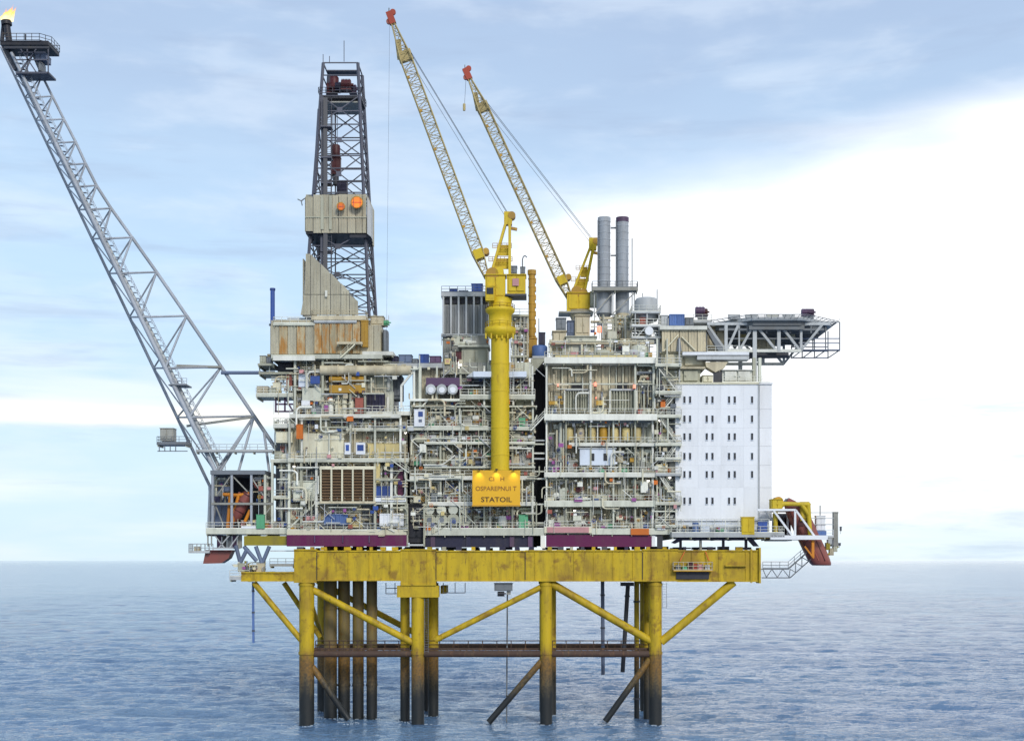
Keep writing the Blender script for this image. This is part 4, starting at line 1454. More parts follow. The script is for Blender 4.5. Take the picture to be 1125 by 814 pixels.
def flame():
    m = bpy.data.materials.new('flame')
    m.use_nodes = True
    t = m.node_tree
    for n in list(t.nodes):
        t.nodes.remove(n)
    geo = node(t, 'ShaderNodeNewGeometry')
    tc = node(t, 'ShaderNodeTexCoord')
    sep = node(t, 'ShaderNodeSeparateXYZ')
    t.links.new(tc.outputs['Generated'], sep.inputs[0])
    n1 = noise(t, geo.outputs['Position'], .9, 4, .6)
    f = mth(t, 'ADD', sep.outputs[2], mth(t, 'MULTIPLY', mth(t, 'SUBTRACT', n1, .5), .8))
    c = mixc(t, sstep(t, f, .15, .60), (1.0, .86, .45), (1.0, .58, .14))
    c = mixc(t, sstep(t, f, .55, .95), c, (.95, .30, .12))
    em = node(t, 'ShaderNodeEmission')
    em.inputs['Strength'].default_value = 1.5
    t.links.new(c, em.inputs['Color'])
    tr = node(t, 'ShaderNodeBsdfTransparent')
    a = mth(t, 'MULTIPLY', sstep(t, f, 1.10, .50), .85)
    mx = node(t, 'ShaderNodeMixShader')
    t.links.new(a, mx.inputs[0])
    t.links.new(tr.outputs[0], mx.inputs[1])
    t.links.new(em.outputs[0], mx.inputs[2])
    out = node(t, 'ShaderNodeOutputMaterial')
    t.links.new(mx.outputs[0], out.inputs['Surface'])
    MATS['flame'] = m
    T = thing('gas_flame', 'small yellow gas flame burning on the flare tip', 'flame', P(7, 23.5, 7))
    r2 = random.Random(3)
    for k, (dx, h, rr, lean) in enumerate(((0, 2.6, .95, .7), (-.6, 1.8, .6, -.1), (.75, 2.2, .65, 1.0), (.3, 3.4, .5, 1.2), (1.0, 3.0, .38, 1.3), (-.3, 2.7, .42, .2), (.5, 1.6, .8, .3))):
        n, lv = 14, 9
        vs, fs = [], []
        b = P(7.2, 24, 7)
        for j in range(lv + 1):
            s = j / lv
            rad = rr * (math.sin(math.pi * min(1, s * .82 + .18)) ** .8) * (1 - s * .75) + .01
            for i in range(n):
                a_ = 2 * math.pi * i / n
                q = rad * (1 + .30 * math.sin(3 * a_ + 7 * s + k) + .28 * r2.uniform(-1, 1))
                vs.append((b.x + dx * (1 - .3 * s) + lean * s ** 1.5 + q * math.cos(a_), b.y + q * math.sin(a_) * .8, b.z + h * s))
        for j in range(lv):
            for i in range(n):
                fs.append((j * n + i, j * n + (i + 1) % n, (j + 1) * n + (i + 1) % n, (j + 1) * n + i))
        MB().add(vs, fs, True).build('flame_tongue', 'flame', T)
    L = bpy.data.lights.new('flame_light', 'POINT')
    L.energy = 900
    L.color = (1.0, .6, .2)
    L.shadow_soft_size = 1.2
    lo = bpy.data.objects.new('flame_light', L)
    COL.objects.link(lo)
    lo.location = P(9, 14, 7)
    lo.parent = T
    lo.matrix_parent_inverse = WM[T].inverted()


flame()

# ================================================================== boat station at the foot of the flare boom
bs = thing('boat_station', 'grey framed open boat shelter at the foot of the flare boom', 'boat station', P(265, 588, 6))
deck(bs, 226, 316, 580.5, 586.5, 1, 14, 'pale', ends=True)
B(bs, 'olive_girder', 268, 316, 588.5, 599, .4, 1.4, 'olive')
B(bs, 'olive_girder', 268, 316, 588.5, 599, 13, 14, 'olive')
B(bs, 'roof', 231, 291, 516.5, 521, 1.2, 13, 'midgrey')
for px in (233.5, 254.5, 276, 291, 299):
    for y in (1.4, 12.5):
        B(bs, 'column', px - 1.2, px + 1.2, 521.2 if px < 299 else 505, 580.4, y, y + .5, 'boomgrey' if px < 290 else 'pale')
B(bs, 'rail_beam', 232, 300, 552, 554.4, 1.3, 1.7, 'grey')
B(bs, 'rear_wall', 232, 276, 521, 580, 12.2, 12.4, 'void')
panels(bs, 276, 300, 521, 580, 9, ['midgrey', 'greygreen', 'darksteel'], 8)
B(bs, 'rear_wall', 232.5, 255, 522, 578, 8.8, 9, 'bluegrey', 'panel')
for a, b in (((254, 522), (238, 545)), ((255, 522), (272, 540)), ((276, 524), (290, 545)), ((298, 556), (284, 576)), ((233, 545), (246, 578))):
    bar(bs, 'diagonal_brace', P(a[0], a[1], 2), P(b[0], b[1], 2), .22, .22, 'grey')
clutter(bs, 276, 300, 522, 551, 2, 5, vp=4, hp=3, cab=1, ves=0, val=3, mot=1, accents=('pink', 'brick'))
clutter(bs, 258, 316, 570, 580.5, 1.6, 4, vp=2, hp=2, cab=3, ves=1, val=3, mot=2, duct=0, accents=('ochre', 'brick', 'cream'))
clutter(bs, 234, 256, 523, 551, 4, 4, vp=3, hp=2, cab=1, ves=0, val=1, mot=1, accents=('navy', 'bluegrey'))
solo('green cabinet standing inside the grey boat shelter', 'cabinet', 'green_cabinet', 281.5, 290.5, 565, 580.3, .6, 1.3, 'green', 'cabinet')
B(bs, 'white_bench', 265, 281, 577.8, 580.3, 1.0, 2, 'white')
for px in (228, 232):
    B(bs, 'hanger', px - .5, px + .5, 587, 600, 1.5, 2, 'grey')
panels(bs, 238, 266, 588, 602, 3, ['grey', 'midgrey', 'plum', 'darksteel'], 6)
bar(bs, 'hanger', P(233, 602, 1.6), P(264, 602, 1.6), .3, .3, 'lightgrey')
for a, b in (((236, 588), (247, 602)), ((252, 588), (240, 602)), ((262, 588), (252, 602))):
    bar(bs, 'hanger', P(a[0], a[1], 1.7), P(b[0], b[1], 1.7), .22, .22, 'lightgrey')
# V struts between the boat station and the yellow cantilever
for a, b in (((259, 599), (264, 618)), ((272, 602), (264, 618)), ((281, 600), (288, 619)), ((296, 600), (288, 619)), ((268, 600), (282, 616))):
    for y in (1.0, 14):
        pipe(bs, 'strut', P(a[0], a[1], y), P(b[0], b[1], y), .38, 'bluegrey')
clutter(bs, 253, 292, 616, 628, .2, 3, vp=3, hp=2, cab=4, ves=0, val=3, mot=2, duct=0, lamp=0, pm=['olive', 'grey', 'lightgrey', 'beige', 'midgrey'])
deck(bs, 252, 274, 633, 637, -.6, 4, 'lightgrey')
deck(bs, 296, 323, 620, 622, -.4, 3, 'grey', railmat='grey')
bar(bs, 'hand_rail', P(297, 605, 1), P(323, 605, 1), .2, .2, 'lightgrey')
# little basket outside
bb = thing('railed_basket', 'small pale railed basket sticking out below the flare boom foot', 'platform', P(218, 607, 3))
B(bb, 'floor', 207, 230, 605.8, 607.4, 2, 5, 'lightgrey')
railing(bb, [(X(230, 2), 2.1, Z(605.8, 2)), (X(207.3, 2), 2.1, Z(605.8, 2)), (X(207.3, 2), 4.9, Z(605.8, 2)), (X(230, 2), 4.9, Z(605.8, 2))], h=1.5, mat='lightgrey', r=.06, step=.8)
B(bb, 'cabinet', 213, 219, 600, 605.8, 3, 4, 'beige', 'cabinet')


def davit(label, pts, y, dy, r, mat, name='boat_davit'):
    T = thing(name, label, 'davit', P(pts[0][0][0], pts[0][0][1], y))
    for yy in (y, y + dy):
        for a, b in pts:
            pipe(T, 'arm', P(a[0], a[1], yy), P(b[0], b[1], yy), r, mat)
    for a, b in pts[:3]:
        v = P(b[0], b[1], y)
        pipe(T, 'tie_bar', v, v + Vector((0, dy, 0)), r * .8, mat)
    return T


davit('orange yellow launching davit inside the grey boat shelter', [((250, 580), (253, 545)), ((245, 543), (262, 544)), ((262, 544), (254, 580)), ((262, 544), (274, 542)), ((266, 580), (275, 560)), ((256, 560), (272, 545))], 2.6, 3.2, .34, 'davitorange')


def boat(label, a, b, y, rad, mat, cat='lifeboat', canopy=True, name='lifeboat'):
    """enclosed free-fall lifeboat lying along a -> b (bow at b)"""
    pa_, pb_ = P(a[0], a[1], y), P(b[0], b[1], y)
    T = thing(name, label, cat, pb_)
    d = (pb_ - pa_)
    ln = d.length
    ax = d.normalized()
    side = Vector((0, 1, 0))
    up = side.cross(ax) * -1
    if up.z < 0:
        up = -up
    prof = [(0, .62), (.03, .82), (.12, .95), (.35, 1.0), (.62, 1.0), (.80, .86), (.91, .60), (.97, .30), (1.0, .04)]
    n = 18
    vs, fs = [], []
    for s, r in prof:
        for i in range(n):
            t = 2 * math.pi * i / n
            cu, cs = math.sin(t), math.cos(t)
            hu = rad * r * (cu * (1.0 if cu > 0 else .92)) * (1.0 - .10 * (cs * cs) * (cu < 0))
            vs.append(pa_ + ax * ln * s + side * (rad * .95 * r * cs) + up * hu)
    for k in range(len(prof) - 1):
        for i in range(n):
            fs.append((k * n + i, k * n + (i + 1) % n, (k + 1) * n + (i + 1) % n, (k + 1) * n + i))
    fs.append(tuple(range(n - 1, -1, -1)))
    hull = MB().add(vs, fs, True).build('hull', mat, T)
    st = MB()
    for s in (.08, .34, .62):
        pp = pa_ + ax * ln * s
        for i in range(16):
            t0, t1 = 2 * math.pi * i / 16, 2 * math.pi * (i + 1) / 16
            st.tube(pp + (side * math.cos(t0) + up * math.sin(t0)) * rad * 1.0, pp + (side * math.cos(t1) + up * math.sin(t1)) * rad * 1.0, .07, n=4, caps=False)
    st.build('rubbing_strake', 'maroon', hull)
    # wheel house and rudder at the stern
    ho = pa_ + ax * ln * .12 + up * rad * .95
    bar(T, 'wheel_house', ho, ho + ax * ln * .14, rad * .9, rad * .9, mat)
    bar(T, 'rudder', pa_ - ax * .5 - up * rad * .2, pa_ + ax * .2 - up * rad * .2, .12, rad * .8, 'midgrey')
    return T


boat('pinkish red lifeboat tilted inside the grey boat shelter', (274, 541), (256, 574), 3.2, 1.25, 'boatred')
lb2 = thing('hanging_boat', 'dark red lifeboat bow hanging under the boat shelter at the flare end', 'lifeboat', P(238, 618, 4))
MB().prism([(X(223, 3), Z(619, 3)), (X(243, 3), Z(618.5, 3)), (X(251, 3), Z(613, 3)), (X(255, 3), Z(604, 3)), (X(226, 3), Z(604, 3))], 3, 6).build('hull', 'boatred', lb2)
MB().prism([(X(226, 2.9), Z(606, 2.9)), (X(254, 2.9), Z(606, 2.9)), (X(254, 2.9), Z(604.5, 2.9)), (X(226, 2.9), Z(604.5, 2.9))], 2.85, 2.99).build('rubbing_strake', 'maroon', lb2)
B(lb2, 'propeller_guard', 245, 250, 611, 616, 3.2, 5, 'bluegrey', 'drum')


# ================================================================== cranes
def lattice(T, foot, tip, wid, dep, mat, seg, head=.15, tail=.10, rc=.10, rl=.055):
    """four-chord lattice boom tapering at both ends"""
    foot, tip = Vector(foot), Vector(tip)
    d = tip - foot
    ln = d.length
    ax = d.normalized()
    side = Vector((0, 1, 0))
    nrm = side.cross(ax).normalized()

    def sec(s):
        k = 1.0
        if s < tail:
            k = .35 + .65 * s / tail
        elif s > 1 - head:
            k = .22 + .78 * (1 - s) / head
        c = foot + ax * ln * s
        return [c + nrm * (sx * wid / 2 * k) + side * (sy * dep / 2 * (k if s > .5 else 1.0)) for sx, sy in ((-1, -1), (1, -1), (1, 1), (-1, 1))]
    bo = MB().box(foot - Vector((.3, dep / 2, .3)), foot + Vector((.3, dep / 2, .3))).build('boom', mat, T)
    ss = [0, tail, 1 - head, 1]
    for i in range(4):
        for a, b in zip(ss[:-1], ss[1:]):
            pipe(bo, 'chord', sec(a)[i], sec(b)[i], rc, mat)
    lc = MB()
    prev = sec(0)
    for k in range(1, seg + 1):
        cur = sec(k / seg)
        for i in range(4):
            j = (i + 1) % 4
            lc.tube(cur[i], cur[j], rl, n=4, caps=False)
            if (k + i) % 2:
                lc.tube(prev[i], cur[j], rl, n=4, caps=False)
            else:
                lc.tube(prev[j], cur[i], rl, n=4, caps=False)
        prev = cur
    o = lc.build('lacing', mat, bo)
    o['kind'] = 'stuff'
    return bo, sec, ax, nrm


def crane(label, y, foot, tip, apex, wid, house, name='pedestal_crane', full=True):
    T = thing(name, label, 'crane', P(house[0], house[3], y), 'pedestal cranes')
    pf, pt = P(foot[0], foot[1], y), P(tip[0], tip[1], y)
    bo, sec, ax, nrm = lattice(T, pf, pt, wid, wid * .95, 'boomyellow', 40, rc=.13, rl=.062)
    ln = (pt - pf).length
    # sheave bracket near the tip, red jib point, solid section near the foot
    c = pf + ax * ln * .865
    bar(bo, 'sheave_bracket', c - nrm * wid * .62, c + nrm * wid * .62, .9, wid * .9, 'boomyellow')
    bar(bo, 'sheave_bracket', c - ax * .3 - nrm * wid * .5, c + ax * 3.4 - nrm * wid * .10, .14, wid * .5, 'boomyellow')
    bar(bo, 'jib_point', pt - ax * .5, pt + ax * 1.9, .95, 1.2, 'tipred')
    put('jib_sheave', 'cyl24', 'tipred', bo, pt + ax * 1.6 + nrm * .7, (.55, .55, .5), Quaternion((1, 0, 0), R(90)))
    put('jib_sheave', 'cyl24', 'brick', bo, pt + ax * .2 - nrm * .6, (.5, .5, .5), Quaternion((1, 0, 0), R(90)))
    bar(bo, 'aircraft_lamp', pt + ax * 1.9, pt + ax * 2.6 + nrm * .3, .18, .18, 'midgrey')
    c = pf + ax * ln * .088
    bar(bo, 'boom_winch', c - ax * .9, c + ax * .9, wid * 1.12, wid * .8, 'craneyellow')
    pipe(bo, 'winch_drum', c + nrm * wid * .7 - Vector((0, wid * .5, 0)), c + nrm * wid * .7 + Vector((0, wid * .5, 0)), .6, 'ochre', 'cyl24')
    for s in (.2, .35, .5, .65, .78):
        q = sec(s)
        bar(bo, 'boom_lamp', q[0], q[0] - nrm * -.5, .35, .5, 'ochre')
    # A-frame
    ap = P(apex[0], apex[1], y)
    hx0, hx1 = house[0], house[1]
    for dy in (-1.1, 1.1):
        o_ = Vector((0, dy, 0))
        t_ = Vector((0, dy * .5, 0))
        bar(T, 'a_frame_leg', P(hx0 + 6, house[2] + 3, y) + o_, ap + t_, .42, .42, 'craneyellow')
        bar(T, 'a_frame_leg', P(hx0 + 27 * (1 if full else .72), house[2] + 3, y) + o_, ap + t_ + Vector((.5, 0, 0)), .50, .5, 'craneyellow')
    for k in (.22, .45):
        a = P(hx0 + 6, house[2] + 3, y).lerp(ap, k)
        b = P(hx0 + 27 * (1 if full else .72), house[2] + 3, y).lerp(ap, k)
        bar(T, 'a_frame_tie', a, b, .3, 2.0, 'craneyellow')
        railing(T, [a + Vector((-1.0, -1, .2)), b + Vector((.6, -1, .2))], h=.9, mat='ochre', r=.05, step=.8)
    bar(T, 'a_frame_head', ap + Vector((.2, 0, -1.3)), ap + Vector((.2, 0, 1.1)), 1.5, 1.5, 'craneyellow')
    put('head_sheave', 'cyl24', 'ochre', T, ap + Vector((.9, 0, .4)), (.7, .7, 1.7), Quaternion((1, 0, 0), R(90)))
    bar(T, 'a_frame_head', ap + Vector((.4, 0, -1.8)), ap + Vector((1.9, 0, -2.1)), .5, .5, 'ochre')
    # pendant and hoist ropes
    for dy in (-.6, .6):
        pipe(T, 'pendant_rope', ap + Vector((.2, dy, .8)), pf + ax * ln * .865 + nrm * wid * .6 + Vector((0, dy, 0)), .045, 'cable')
    pipe(T, 'luffing_rope', ap + Vector((-.3, 0, .3)), pf + ax * ln * .80 + nrm * wid * .5, .035, 'cable')
    return T, pt, ax


c1, tip1, ax1 = crane('taller yellow pedestal crane in front, boom raised above the sign', -1.5, (535, 305), (431, 24), (557, 240), 2.15, (533, 578, 301, 330))
y = -1.5
q90 = Quaternion((1, 0, 0), R(90))
B(c1, 'winch_house', 533, 555, 301, 328, y - 1.9, y + 1.9, 'craneyellow', 'cabinet')
put('winch_drum', 'cyl24', 'ochre', c1, P(541, 303, y), (1.2, 1.2, 3.4), q90)
put('winch_drum', 'cyl24', 'craneyellow', c1, P(549, 300, y), (.8, .8, 3.4), q90)
B(c1, 'engine_house', 557, 577.5, 301, 322.5, y - 1.8, y + 2.2, 'craneyellow', 'cabinet')
B(c1, 'engine_house_shade', 555, 578.5, 322.8, 325, y - 2.1, y + 2.4, 'darksteel')  # dark slab; the shade under the engine house is put into its colour
B(c1, 'notice', 563, 570, 306, 314, y - 1.96, y - 1.88, 'pink')
B(c1, 'cooler', 558.5, 568, 292, 300.6, y - 1.2, y + 1.5, 'midgrey', 'cabinet')
B(c1, 'exhaust_box', 571.5, 577, 293, 300.6, y - .8, y + .8, 'midgrey', 'cabinet')
fm = MB()
pts = [P(574, 293, y), P(574, 285, y), P(575, 282, y), P(577, 281, y), P(579, 283, y)]
for a, b in zip(pts[:-1], pts[1:]):
    fm.tube(a, b, .12, n=6)
fm.build('exhaust_pipe', 'midgrey', c1)
B(c1, 'cab', 533.5, 543, 314, 330, y - 3.0, y - 1.92, 'craneyellow', 'cabinet')
B(c1, 'cab_window', 534.5, 542, 316, 323, y - 3.06, y - 2.98, 'glass')
lt = MB()
cx, cy = X(549.5, y), y
def zz(p): return Z(p, y)
lt.lathe([(1.72, zz(517)), (1.72, zz(446)), (1.72, zz(370))], 28, (cx, cy, 0))
lt.build('pedestal', 'craneyellow', c1)
for pa_ in (400, 430, 470, 500):
    put('weld_ring', 'cyl24', 'craneyellow', c1, (cx, cy, zz(pa_)), (1.78, 1.78, .22))
MB().lathe([(1.9, zz(372)), (2.9, zz(367)), (2.95, zz(361)), (2.15, zz(359)), (2.15, zz(346)), (2.7, zz(343)), (2.8, zz(340)), (2.1, zz(337)), (2.3, zz(328.5))], 28, (cx, cy, 0)).build('slew_collar', 'craneyellow', c1)
rp = [(cx + 2.8 * math.cos(t * math.pi / 6), cy + 2.8 * math.sin(t * math.pi / 6), zz(361)) for t in range(13)]
railing(c1, rp, h=1.1, mat='craneyellow', r=.05, step=1.4)
rp = [(cx + 2.7 * math.cos(t * math.pi / 6), cy + 2.7 * math.sin(t * math.pi / 6), zz(341)) for t in range(13)]
railing(c1, rp, h=1.0, mat='ochre', r=.05, step=1.4)
for px in (533, 539, 545, 551, 557, 563):
    B(c1, 'bracket', px, px + 1.6, 366, 372, y - 2.2, y - 1.6, 'craneyellow')
ladder(c1, P(562.5, 432, y - 1), P(562.5, 372, y - 1), 'lightgrey', .7)
pipe(c1, 'hoist_rope', tip1 + ax1 * 1.4, P(424.5, 372, y), .02, 'cable')
hk = P(424.5, 376, y)

c2, tip2, ax2 = crane('smaller yellow pedestal crane behind, beside the twin exhaust stacks', 20, (627, 330), (515, 85), (650, 268), 2.1, (622, 649, 321, 344), full=False)
y = 20
B(c2, 'winch_house', 623, 648, 321, 341.5, y - 1.9, y + 1.9, 'craneyellow', 'cabinet')
put('winch_drum', 'cyl24', 'ochre', c2, P(633, 322, y), (1.1, 1.1, 3.4), q90)
put('winch_drum', 'cyl24', 'ochre', c2, P(641, 323, y), (.8, .8, 3.4), q90)
B(c2, 'cab', 648.5, 656, 320, 336, y - 2, y + .5, 'greygreen', 'cabinet')
MB().lathe([(1.7, Z(396, y)), (1.7, Z(352, y)), (2.2, Z(346, y)), (2.6, Z(342, y))], 24, (X(637, y), y, 0)).build('pedestal', 'beige', c2)
B(c2, 'walkway', 614, 652, 341.8, 343.5, y - 2.4, y + 2.4, 'grey')
pipe(c2, 'hoist_rope', tip2 + ax2 * 1.2, P(510, 122, y), .035, 'cable')
put('hook_block', 'drum', 'boomyellow', c2, P(510, 118, y), (.55, .4, 1.5))

yc = thing('yellow_column', 'slender ochre column with flanged cap standing between the two cranes', 'column', P(584.5, 392, 10))
pipe(yc, 'shaft', P(584.3, 392, 10), P(584.3, 300, 10), .66, 'ochre', 'cyl24')
pipe(yc, 'cap', P(584.3, 302, 10), P(584.3, 297, 10), .85, 'ochre', 'cyl24')
for k, py in enumerate(range(306, 378, 9)):
    B(yc, 'ladder_cage', 587, 589, py, py + 5, 9.6, 10.4, 'ochre')
    pipe(yc, 'flange', P(584.3, py, 10), P(584.3, py + 1.2, 10), .74, 'ochre', 'cyl24')
B(yc, 'base_box', 579, 590, 371, 392, 9, 11, 'ochre', 'cabinet')

# ================================================================== sign
sg = thing('name_sign', 'yellow platform name sign reading STATOIL on its bottom line', 'sign', P(545, 555, -4))
YS = -4.1
B(sg, 'board', 519, 571.5, 516.5, 555, YS, YS + .25, 'signyellow')
B(sg, 'frame', 518.4, 572, 554.6, 556.2, YS - .15, YS + .5, 'ochre')
for px in (526, 545, 564):
    B(sg, 'bracket', px - 1, px + 1, 530, 534, YS + .26, -2.6 if 540 < px < 560 else -1.2, 'ochre')


def text(s, px, py, hpx, wpx, mat, T, y):
    cu = bpy.data.curves.new('lettering', 'FONT')
    cu.body = s
    cu.align_x = 'CENTER'
    cu.align_y = 'CENTER'
    cu.extrude = .03
    cu.offset = .012
    cu.resolution_u = 3
    o = bpy.data.objects.new('lettering_curve', cu)
    COL.objects.link(o)
    bpy.context.view_layer.update()
    me = bpy.data.meshes.new_from_object(o.evaluated_get(bpy.context.evaluated_depsgraph_get()))
    bpy.data.objects.remove(o)
    co = np.empty(len(me.vertices) * 3)
    me.vertices.foreach_get('co', co)
    co = co.reshape(-1, 3)
    w_ = co[:, 0].max() - co[:, 0].min()
    h_ = co[:, 1].max() - co[:, 1].min()
    co[:, 0] -= (co[:, 0].max() + co[:, 0].min()) / 2
    co[:, 1] -= (co[:, 1].max() + co[:, 1].min()) / 2
    sx = (X(px + wpx / 2, y) - X(px - wpx / 2, y)) / w_
    sy = (Z(py - hpx / 2, y) - Z(py + hpx / 2, y)) / h_
    new = np.stack((X(px, y) + co[:, 0] * sx, y - co[:, 2] * .5, Z(py, y) + co[:, 1] * sy), 1)
    me.vertices.foreach_set('co', new.ravel())
    me.materials.clear()
    me.materials.append(MATS[mat])
    me.update()
    ob = bpy.data.objects.new('lettering', me)
    COL.objects.link(ob)
    WM[ob] = Matrix.Identity(4)
    attach(ob, T)


text('CI   H', 545.5, 526, 4.4, 17, 'letteringfaded', sg, YS - .02)
text('OSPAREPNUI T', 545, 536.5, 5.0, 45, 'letteringfaded', sg, YS - .02)
text('STATOIL', 545.5, 548.6, 5.6, 34, 'lettering', sg, YS - .02)
for k, px in enumerate((526.5, 545.5, 564.5)):
    lp = B(sg, 'sign_lamp', px - 1.4, px + 1.4, 514.8, 516.4, YS - .9, YS - .4, 'darksteel', 'lamp')
    B(sg, 'lamp_arm', px - .3, px + .3, 515.6, 516.3, YS - .5, YS + .2, 'darksteel')
    L = bpy.data.lights.new('sign_light', 'SPOT')
    L.energy = 110
    L.color = (1.0, .86, .5)
    L.spot_size = R(95)
    L.spot_blend = 1.0
    L.shadow_soft_size = .15
    lo = bpy.data.objects.new('sign_light', L)
    COL.objects.link(lo)
    lo.location = P(px, 517.4, YS - .75)
    lo.rotation_euler = (Vector((0, .55, -1))).to_track_quat('-Z', 'Y').to_euler()
    lo.parent = sg
    lo.matrix_parent_inverse = WM[sg].inverted()

# ================================================================== centre module
m2 = thing('process_module', 'middle stack of pale process decks behind the yellow crane column', 'module', (X(520), 12, Z(587)))
B(m2, 'girder', 467, 586, 588.5, 601, .4, 1.0, 'navy')
for px in (473, 512, 560, 580):
    B(m2, 'bracket', px, px + 5, 589, 600.5, .1, .39, 'plum' if px != 512 else 'navy')
B(m2, 'girder', 450, 590, 589, 601, 22, 23, 'navy')
deck(m2, 466, 598, 580.5, 588, -.4, 24, 'pale')
B(m2, 'dark_gap_block', 448, 466, 553, 596, 1.2, 6, 'void', 'cabinet')  # near-black block filling the gap, whose darkness is put into the colour
for a in (447.5, 466):
    B(m2, 'column', a - .9, a + .9, 553, 600, -.6, -.1, 'greygreen')
B(m2, 'bay_sill', 447, 466.5, 597.5, 599.5, -.6, 1.1, 'lightgrey')
panels(m2, 450, 586, 512, 581, 2.6, ['greygreen', 'beigewall', 'beige', 'beigewall', 'grey'], 10)
panels(m2, 450, 586, 440, 511, 2.6, ['greygreen', 'beigewall', 'beige', 'beigewall'], 10)
panels(m2, 453, 586, 398, 439, 3.0, ['beige', 'beigewall', 'grey', 'pale'], 10)
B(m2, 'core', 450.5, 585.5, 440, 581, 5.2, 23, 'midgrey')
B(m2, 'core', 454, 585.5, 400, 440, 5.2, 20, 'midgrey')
# dark slot between this module and the next one, crossed by short link beams
B(m2, 'slot_dark_sheet', 586, 599, 400, 600, 9, 9.3, 'void', 'panel')  # near-black sheet; the darkness of the slot is put into its colour
for py in (483, 487, 497, 503, 517, 525, 553, 574):
    B(m2, 'link_beam', 585.5, 598.6, py, py + 1.6, .8, 1.3, rng.choice(['palewhite', 'pale', 'lightgrey']))
for a, b, pa_, pb_ in ((470, 588, 552, 555.5), (450, 588, 523.5, 527), (466, 588, 512, 514), (447, 536, 468.5, 472.5), (536, 588, 469.5, 472.5), (505, 588, 434, 438.5), (450, 505, 438, 440.5), (466, 588, 486, 488), (452, 590, 445.5, 447.2)):
    deck(m2, a, b, pa_, pb_, -.5 if pa_ > 460 else -.3, 4.1, rng.choice(['pale', 'palewhite', 'palewhite']), rail=pa_ not in (445.5, 512, 438))
for px in (468, 484, 505, 532, 563, 585.5):
    B(m2, 'column', px - 1.0, px + 1.0, 448, 580, .1, .5, rng.choice(['pale', 'palewhite', 'greygreen']))
for px in (455, 480, 506, 532, 564, 585):
    B(m2, 'column', px - 1.0, px + 1.0, 402, 445, .3, .7, rng.choice(['pale', 'palewhite', 'greygreen']))
for a, b in (((480, 482), (497, 497)), ((484, 455), (494, 467)), ((470, 440), (455, 455)), ((590, 456), (584, 470)), ((500, 500), (484, 512))):
    bar(m2, 'diagonal_brace', P(a[0], a[1], .2), P(b[0], b[1], .2), .26, .26, rng.choice(['palewhite', 'pale', 'beige']))
for a, b in ((450, 484), (484, 519), (519, 552), (552, 586)):
    for t_, b_ in ((556, 581), (528, 552), (489, 511), (473, 486), (448, 469)):
        clutter(m2, a, b, t_, b_, .7, 3, vp=rng.randint(5, 9), hp=rng.randint(3, 6), cab=rng.randint(2, 4), ves=rng.randint(0, 2), val=rng.randint(3, 7), mot=rng.randint(1, 2), duct=1,
                accents=rng.sample(['magenta', 'brick', 'green', 'creamyellow', 'pink', 'white', 'cream', 'navy', 'ochre', 'palewhite', 'plum'], 2))
clutter(m2, 505, 586, 412, 434, .8, 3, vp=8, hp=4, cab=4, ves=1, val=4, mot=2, accents=('creamyellow', 'palewhite', 'ochre'))
clutter(m2, 450, 505, 440, 447, .8, 3, vp=6, hp=3, cab=2, ves=0, val=3, mot=1, duct=0, lamp=0)
for k in range(4):                                # pump row with round faces low on the deck
    a = 472 + k * 13
    put('pump', 'cyl24', 'greygreen', m2, P(a, 571, .2), (1.15, 1.15, .8), q90)
    put('pump', 'cyl24', 'pale', m2, P(a, 560, .2), (.9, .9, .8), q90)
    put('pump_hub', 'cyl24', 'midgrey', m2, P(a, 571, -.25), (.5, .5, .2), q90)
solo('tall green cabinet on the lowest deck just below the yellow sign', 'cabinet', 'green_cabinet', 570, 580, 565, 580.3, -.35, .4, 'green', 'cabinet')
solo('small green cabinet on an upper deck beside the yellow crane column', 'cabinet', 'green_cabinet', 570, 577, 459, 469.3, -.35, .2, 'green', 'cabinet')
B(m2, 'white_tank', 547, 557, 566, 578, 0, 1.6, 'palewhite', 'drum')
# white cabinet with blue notices
wc_ = solo('tall white cabinet with two blue notices between the left and middle modules', 'cabinet', 'white_cabinet', 455, 466.5, 449.5, 468.2, -1.0, -.2, 'white', 'cabinet')
B(wc_, 'blue_notice', 459.5, 464.5, 452, 457.5, -1.08, -.98, 'blue')
B(wc_, 'blue_notice', 460, 463.5, 460.5, 463.5, -1.08, -.98, 'bluegrey')
B(m2, 'white_cabinet', 461, 468, 487.5, 497, -.5, .4, 'palewhite', 'cabinet')
B(m2, 'beige_tank', 432, 446, 487, 502, .6, 3, 'beige', 'drum')
# purple housing over three white cylinders
B(m2, 'purple_housing', 468, 505, 415, 424, -.3, 2.2, 'plum')
B(m2, 'purple_housing', 468, 505, 424.1, 432, .6, 2.2, 'plum', 'panel')
for k in range(3):
    put('white_cylinder', 'cyl24', 'lightgrey', m2, P(473.5 + k * 12, 428, -.1), (.95, .95, 1.4), q90)
    put('white_cylinder', 'cyl24', 'white', m2, P(473.5 + k * 12, 428.5, -.6), (.55, .55, .6), q90)
    pipe(m2, 'pipe', P(468.5 + k * 12, 425, -.2), P(468.5 + k * 12, 433, -.2), .12, 'palewhite')
B(m2, 'canopy', 520, 578.5, 408, 414, -1.9, 3.5, 'whiteblue')
MB().prism([(X(512, -1.5), Z(414, -1.5)), (X(520, -1.5), Z(414, -1.5)), (X(520, -1.5), Z(408, -1.5))], -1.5, 3).build('canopy_wing', 'lightgrey', m2)
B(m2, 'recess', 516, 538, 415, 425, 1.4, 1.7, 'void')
B(m2, 'recess', 561, 580, 415, 424, 1.4, 1.7, 'navy')
